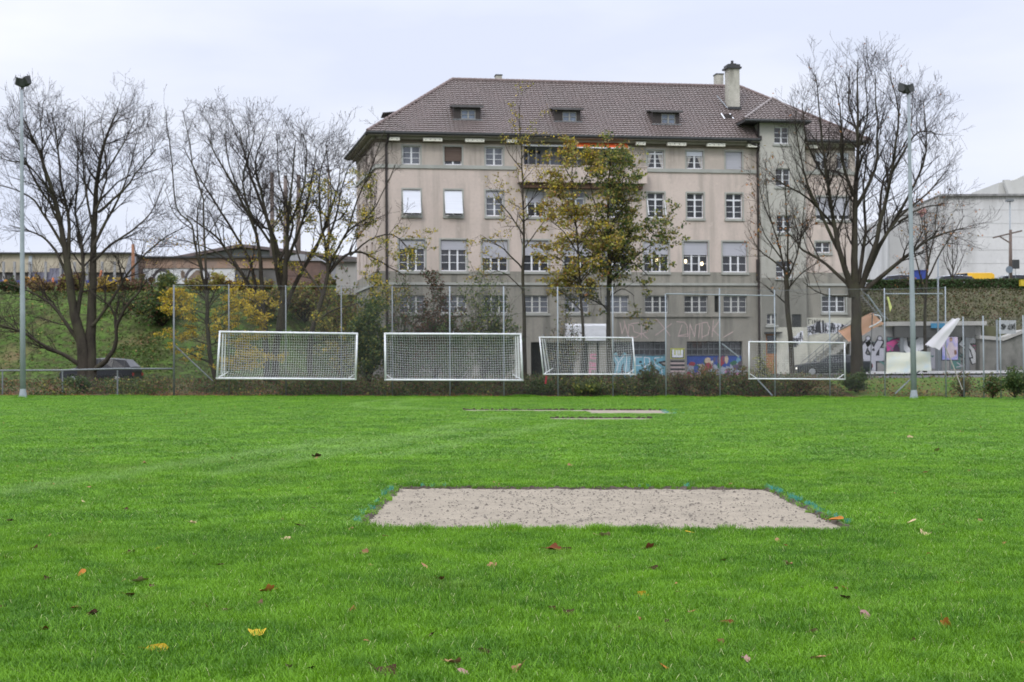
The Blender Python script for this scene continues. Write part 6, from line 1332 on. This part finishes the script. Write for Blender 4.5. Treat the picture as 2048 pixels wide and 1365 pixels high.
# ------------------------------------------------------------------ cars
tyre = pm('tyre', (.02, .02, .02), (.03, .03, .03), 5, .85); rim = pm('wheel_rim', (.45, .46, .48), (.36, .36, .38), 6, .35, metal=.6); cglass = pm('car_glass', (.012, .014, .017), (.02, .02, .025), 1, .12, spec=.25)
def paint(name, c): return pm('paint_' + name, c, tuple(x * .85 for x in c), .5, .28, spec=.35)
def car(name, label, cat, loc, rz, st, W, wheels, wr, mat, head=None, tail=True, group=None):
    """st: stations (x, z_low, z_belt, z_top, half width at belt, half width at top, kind of span to the next)"""
    g = thing(name, loc, label, cat, group, rz); body = MB(); gl = MB(); n = len(st)
    def ring(s):
        x, zl, zb, zt, wb, wt = s[:6]; zm = (zl + zb) / 2; h = [(0, zl), (wb * .86, zl), (wb * .98, zl + .14), (wb, zm), (wb * .985, zb - .06), (wb * .95, zb), (wt, zt - .03 if zt > zb + .1 else zt), (wt * .8, zt), (0, zt + .025)]
        return [Vector((x, y, z)) for y, z in h] + [Vector((x, -y, z)) for y, z in reversed(h[1:-1])]
    R = [ring(s) for s in st]; k = len(R[0])
    for i in range(n - 1):
        kd = st[i][6]
        for j in range(k):
            j2 = (j + 1) % k; fa = [R[i][j], R[i + 1][j], R[i + 1][j2], R[i][j2]]
            side = j in (5, 10); top = j in (6, 7, 8, 9)
            isg = (side and kd in ('cab', 'cabw')) or (top and kd in ('wind', 'rear')) or (side and kd in ('wind', 'rear'))
            (gl if isg else body).quad(*fa)
    body.add(R[0], [tuple(range(k))]); body.add(R[-1], [tuple(range(k - 1, -1, -1))])
    bo = body.build('body', mat, g, smooth=False); bo.data.shade_smooth() if False else None
    gl.build('window', cglass, g)
    # pillars and side trim
    m = MB()
    for i in range(n):
        if i and st[i - 1][6] in ('cab', 'wind', 'cabw') and st[i][6] in ('cab', 'rear', 'cabw'):
            for s in (1, -1): a = R[i][5].copy(); b = R[i][6].copy(); a.y *= s; b.y *= s; m.tube([a + Vector((0, .004 * s, 0)), b + Vector((0, .004 * s, 0))], .035, 4)
    if m.v: m.build('pillar', darkmetal, g)
    for x in wheels:
        for s in (1, -1):
            w = st[n // 2][4]; c = Vector((x, s * (w - .1), wr)); o = MB(); o.tube([c + Vector((0, -.11, 0)), c + Vector((0, -.105, 0)), c + Vector((0, .105, 0)), c + Vector((0, .11, 0))], [wr * .8, wr, wr, wr * .8], 20); t = o.build('wheel', tyre, g, smooth=False)
            o = MB(); yy = s * .115; 
            o.tube([c + Vector((0, yy, 0)), c + Vector((0, yy + s * .012, 0))], [wr * .62, wr * .58], 16)
            for q in range(5): a_ = q * 1.2566; o.tube([c + Vector((0, yy + s * .014, 0)), c + Vector((math.cos(a_) * wr * .55, yy + s * .014, math.sin(a_) * wr * .55))], .03, 4)
            o.build('rim', rim, t)
            o = MB(); nn = 12; pts_ = [c + Vector((math.cos(q * math.pi / nn) * (wr + .06), s * .112, math.sin(q * math.pi / nn) * (wr + .06))) for q in range(nn + 1)]; o.tube(pts_, .025, 4); o.build('wheel_arch', darkmetal, g)
    f = st[0]; b = st[-1]
    for s in (1, -1):
        m = MB(); x = f[0] + .02; m.box(x - .04, x + .22, s * f[4] * .55 if s > 0 else s * f[4] * .98, s * f[4] * .98 if s > 0 else s * f[4] * .55, f[2] - .12, f[2] - .03); m.build('headlight', head or glass_l, g)
        m = MB(); x = b[0]; m.box(x - .22, x + .04, min(s * b[4] * .7, s * b[4] * .99), max(s * b[4] * .7, s * b[4] * .99), b[2] - .22, b[2] - .04); m.build('tail_light', pm('tail_red', (.3, .03, .03), None, 3, .3), g)
        m = MB(); xm = st[3][0] if n > 4 else 0; m.tube([(xm + .1, s * (st[3][4] + .0), st[3][2] + .02), (xm + .1, s * (st[3][4] + .16), st[3][2] + .1)], [.03, .08], 6); m.build('mirror', darkmetal, g)
        m = MB(); hx = [i for i in range(n) if st[i][6] == 'cab']
        for i in hx[:2]: xx = (st[i][0] + st[i + 1][0]) / 2 + .25; m.box(xx, xx + .16, s * (st[i][4] * .99) - .012, s * (st[i][4] * .99) + .012, st[i][2] - .14, st[i][2] - .11)
        if m.v: m.build('door_handle', darkmetal, g)
    return g
SED = [(-2.35, .35, .62, .63, .72, .55, 'hood'), (-2.2, .24, .74, .76, .84, .7, 'hood'), (-1.5, .2, .84, .87, .9, .74, 'hood'), (-.95, .2, .9, .93, .91, .74, 'wind'), (-.15, .2, .93, 1.36, .92, .6, 'cab'), (.6, .2, .94, 1.41, .92, .6, 'cab'), (1.05, .2, .95, 1.36, .92, .59, 'rear'), (1.75, .22, .97, 1.02, .9, .66, 'hood'), (2.25, .3, .96, .98, .84, .66, 'hood'), (2.36, .4, .8, .82, .78, .6, 'end')]
SUV = [(-2.35, .4, .8, .82, .76, .6, 'hood'), (-2.2, .28, .92, .95, .88, .74, 'hood'), (-1.35, .25, 1.03, 1.07, .93, .78, 'wind'), (-.7, .25, 1.06, 1.6, .94, .66, 'cab'), (.2, .25, 1.07, 1.68, .94, .67, 'cab'), (1.1, .25, 1.08, 1.66, .94, .66, 'cab'), (1.85, .26, 1.1, 1.58, .92, .64, 'rear'), (2.25, .3, 1.08, 1.12, .9, .78, 'hood'), (2.36, .4, .8, .84, .84, .7, 'end')]
VAN = [(-2.4, .4, .85, .88, .8, .65, 'hood'), (-2.2, .3, 1.0, 1.05, .9, .8, 'hood'), (-1.7, .28, 1.12, 1.2, .95, .84, 'wind'), (-.9, .28, 1.2, 1.9, .96, .76, 'cab'), (.1, .28, 1.2, 1.97, .96, .78, 'hood'), (2.2, .28, 1.2, 1.97, .96, .78, 'hood'), (2.4, .35, 1.2, 1.85, .95, .76, 'end')]
hl = emit('headlight_on', (1, .96, .85), 1.4)
p = P(1664, 750, 90.2); car('parked_car', 'dark grey saloon car facing left with lit headlight, below the outdoor staircase', 'car', (p.x, 90.2, hgt(p.x, 90.2) + .0), 0, SED, 1, (-1.45, 1.42), .33, paint('charcoal', (.018, .021, .027)), hl)
p = P(202, 750, 88.3); car('parked_car', 'dark grey estate car behind the low rail fence at the left', 'car', (p.x, 88.3, hgt(p.x, 88.3) - .12), math.radians(-7), SUV, 1, (-1.45, 1.42), .35, paint('slate', (.02, .022, .028)))
GV = 'vehicles parked behind the hedge'
for x, Y, kd, nm, c, lab in ((1926, 120, VAN, 'van', (.65, .38, .02), 'yellow van with only its roof above the hedge'), (1895, 119, SUV, 'parked_car', (.5, .52, .55), 'silver car behind the hedge left of the yellow van'), (2020, 119, SUV, 'parked_car', (.5, .55, .58), 'pale car behind the hedge, right of the yellow van'), (1790, 118, SUV, 'parked_car', (.35, .37, .42), 'light grey car behind the hedge and the right mast')):
    p = P(x, 565, Y); car(nm, lab, nm.replace('parked_', ''), (p.x, Y, 7.3 if kd is VAN else 7.35), random.Random(x).uniform(-.1, .1), kd, 1, (-1.5, 1.5), .33, paint(nm + str(x), c), group=GV)
for x, y, lab in ((1775, 566, 'blue recycling bin above the bank, left of the right mast'), (1836, 548, 'blue box on top of the bank just right of the right mast')):
    p = P(x, y, 111.5); g = thing('blue_container', (p.x, 111.5, p.z - .7), lab, 'container'); m = MB(); m.box(-.5, .5, -.4, .4, 0, .9); m.build('box_body', pm('blue_plastic', (.04, .07, .3), None, 2, .5), g); m = MB(); m.box(-.54, .54, -.44, .44, .903, .97); m.build('lid', pm('blue_plastic_lid', (.03, .05, .2), None, 2, .5), g)
# ------------------------------------------------------------------ fallen leaves on the pitch, each one a thing
LC = {'yellow': ((.50, .36, .03), (.42, .26, .03)), 'cream': ((.50, .40, .25), (.38, .27, .14)), 'tan': ((.33, .19, .10), (.24, .13, .07)), 'orange': ((.42, .19, .04), (.30, .11, .03)), 'red-brown': ((.16, .05, .02), (.10, .035, .018)), 'dark brown': ((.06, .034, .018), (.04, .022, .012)), 'pinkish': ((.36, .22, .19), (.26, .16, .14))}
LM = {}
for k, (a, b) in LC.items():
    LM[k] = pm('fallen_' + k.replace(' ', '_').replace('-', '_'), a, b, 25, .8, .3, spec=.08, bscale=60)
def leafshape(seed, lobed):
    r = random.Random(seed); mb = MB(); n = 22; out = []
    for i in range(n):
        t = 2 * math.pi * i / n; c = math.cos(t)
        if lobed: R = .5 * (.62 + .38 * abs(math.cos(2.5 * t)) ** .8) * r.uniform(.92, 1.06)
        else: R = .5 * (1 - .42 * abs(math.sin(t)) ** 1.3) * r.uniform(.95, 1.04)
        out.append((R * math.cos(t), R * math.sin(t) * (.9 if lobed else .8)))
    cu = r.uniform(.5, 1.5); tw_ = r.uniform(-1.2, 1.2); ed = r.uniform(.1, .5)
    def bend(x, y): return (x, y * math.cos(min(1.2, abs(y) * cu * 1.6)), cu * 1.3 * y * y + tw_ * x * y + ed * x * x + r.uniform(-.012, .012))
    v = [bend(x, y) for x, y in out] + [bend(x * .5, y * .5) for x, y in out] + [bend(0, 0)]
    f = [(i, (i + 1) % n, n + (i + 1) % n, n + i) for i in range(n)] + [(n + i, n + (i + 1) % n, 2 * n) for i in range(n)]
    mb.add(v, f); mb.tube([Vector(bend(-.45, 0)), Vector(bend(-.6, .01)), Vector((-.78, .04, .12))], .012, 4)
    me = bpy.data.meshes.new('leaf_blade'); me.from_pydata(mb.v, [], mb.f); me.polygons.foreach_set('use_smooth', [True] * len(mb.f)); me.update(); return me
LS = [leafshape(100 + i, i % 2 == 0) for i in range(8)]
LEAVES = [(166, 1011, 'cream', .09), (251, 1026, 'dark brown', .07), (97, 1082, 'tan', .08), (65, 1109, 'tan', .14), (14, 1125, 'red-brown', .15), (261, 1116, 'dark brown', .1), (316, 1107, 'yellow', .06), (386, 1055, 'cream', .08), (601, 1061, 'dark brown', .13), (571, 1088, 'cream', .1), (164, 1158, 'orange', .1), (282, 1173, 'cream', .12), (260, 1202, 'red-brown', .1), (535, 1193, 'orange', .12), (451, 1232, 'dark brown', .08), (186, 1243, 'dark brown', .09), (152, 1229, 'red-brown', .09), (90, 1273, 'red-brown', .07), (314, 1313, 'yellow', .115), (514, 1280, 'yellow', .12), (619, 1354, 'dark brown', .1), (578, 1349, 'pinkish', .06),
    (770, 1082, 'tan', .07), (729, 1119, 'tan', .12), (849, 1143, 'tan', .08), (1108, 1109, 'red-brown', .14), (1134, 1108, 'dark brown', .1), (1209, 1081, 'cream', .13), (1378, 1073, 'yellow', .08), (1296, 1106, 'red-brown', .13), (1305, 1149, 'dark brown', .1), (1286, 1202, 'yellow', .085), (1118, 1243, 'cream', .08), (1137, 1239, 'dark brown', .08), (1334, 1256, 'dark brown', .08), (862, 1284, 'dark brown', .08), (968, 1316, 'dark brown', .07), (907, 1342, 'tan', .09), (927, 1360, 'pinkish', .07), (1037, 1353, 'tan', .08), (1327, 1349, 'orange', .07), (770, 1361, 'dark brown', .12), (703, 1069, 'tan', .11), (985, 1141, 'tan', .09),
    (1874, 906, 'cream', .2), (1820, 879, 'cream', .16), (1848, 952, 'tan', .1), (1923, 868, 'tan', .14), (1820, 1054, 'cream', .13), (1850, 1076, 'cream', .13), (1672, 1047, 'orange', .15), (1883, 1057, 'tan', .07), (1446, 1132, 'tan', .12), (1578, 1140, 'tan', .07), (1731, 1243, 'pinkish', .1), (1890, 1265, 'orange', .1), (1455, 1258, 'red-brown', .08), (1690, 1208, 'dark brown', .09), (1635, 1332, 'tan', .09), (1920, 1178, 'red-brown', .07), (1627, 1276, 'dark brown', .07), (1491, 1333, 'pinkish', .06), (1555, 1090, 'tan', .08), (632, 919, 'dark brown', .17), (632, 921, 'tan', .1), (290, 932, 'tan', .12), (178, 981, 'tan', .09), (1140, 937, 'tan', .11), (1342, 938, 'tan', .1), (880, 1170, 'red-brown', .08), (1340, 1120, 'tan', .07), (95, 1170, 'dark brown', .08), (1730, 1242, 'dark brown', .06), (20, 1050, 'dark brown', .08), (440, 1140, 'dark brown', .07), (1460, 975, 'tan', .06), (1700, 1120, 'dark brown', .07), (1960, 1050, 'tan', .07)]
def zone(x, y):
    v = 'far out on the lawn' if y < 960 else 'level with the sand patch' if y < 1075 else 'just below the sand patch' if y < 1160 else 'in the near foreground' if y < 1270 else 'near the bottom edge'
    h = 'left' if x < 700 else 'middle' if x < 1350 else 'right'; return v, h
from collections import defaultdict
zg = defaultdict(list)
for i, l in enumerate(LEAVES): zg[(l[2],) + zone(l[0], l[1])].append(i)
ORD = ['leftmost', 'second from the left', 'third from the left', 'fourth from the left', 'fifth from the left', 'sixth from the left', 'seventh from the left']
rl = random.Random(55)
for k, ids in zg.items():
    ids.sort(key=lambda i: LEAVES[i][0])
    for j, i in enumerate(ids):
        x, y, c, s = LEAVES[i]; p = G(x, y); d = p.y
        lab = '%s fallen leaf %s, %s side' % (k[0], k[1], k[2])
        if k[2] == 'middle': lab = lab.replace('middle side', 'middle')
        if len(ids) > 1: lab += ', %s' % ORD[j]
        o = bpy.data.objects.new('fallen_leaf', LS[(i * 5 + 3) % 8].copy()); COL.objects.link(o); o.data.materials.append(LM[c])
        s *= rl.uniform(1.0, 1.2); o.scale = (s, s, s); o.location = (p.x, p.y, p.z + .036 + .006 * rl.random()); o.rotation_euler = (rl.uniform(-.5, .7), rl.uniform(-.5, .5), rl.uniform(0, 6.28))
        if (x, y) == (1890, 1265): o.rotation_euler = (1.3, 1.1, .2)
        if (x, y) in ((314, 1313), (1286, 1202)): o.rotation_euler = (.75, .0, .1)
        tag(o, lab, 'leaf', 'fallen leaves scattered on the pitch')
# tiny far leaves, too small to tell apart
m = MB(); lo = Vector((0, 0, 0)); posf = []
for _ in range(150):
    y = rl.uniform(30, 75); x = rl.uniform(-.36, .36) * y
    if not insand(x, y, .2): posf.append(Vector((x, y, -.009 * x + .05)))
for _ in range(150):
    y = rl.uniform(8, 30) ; x = rl.uniform(-.38, .38) * y
    if not insand(x, y, .1): posf.append(Vector((x, y, -.009 * x + .038)))
ob = leafmesh('scattered_leaves', posf, .05, [L_OCH, L_BRN, L_ORG], [.3, .5, .2], rl, None, flat=.6); tag(ob, 'tiny pale and brown leaf bits scattered over the lawn', 'leaf', kind='stuff')
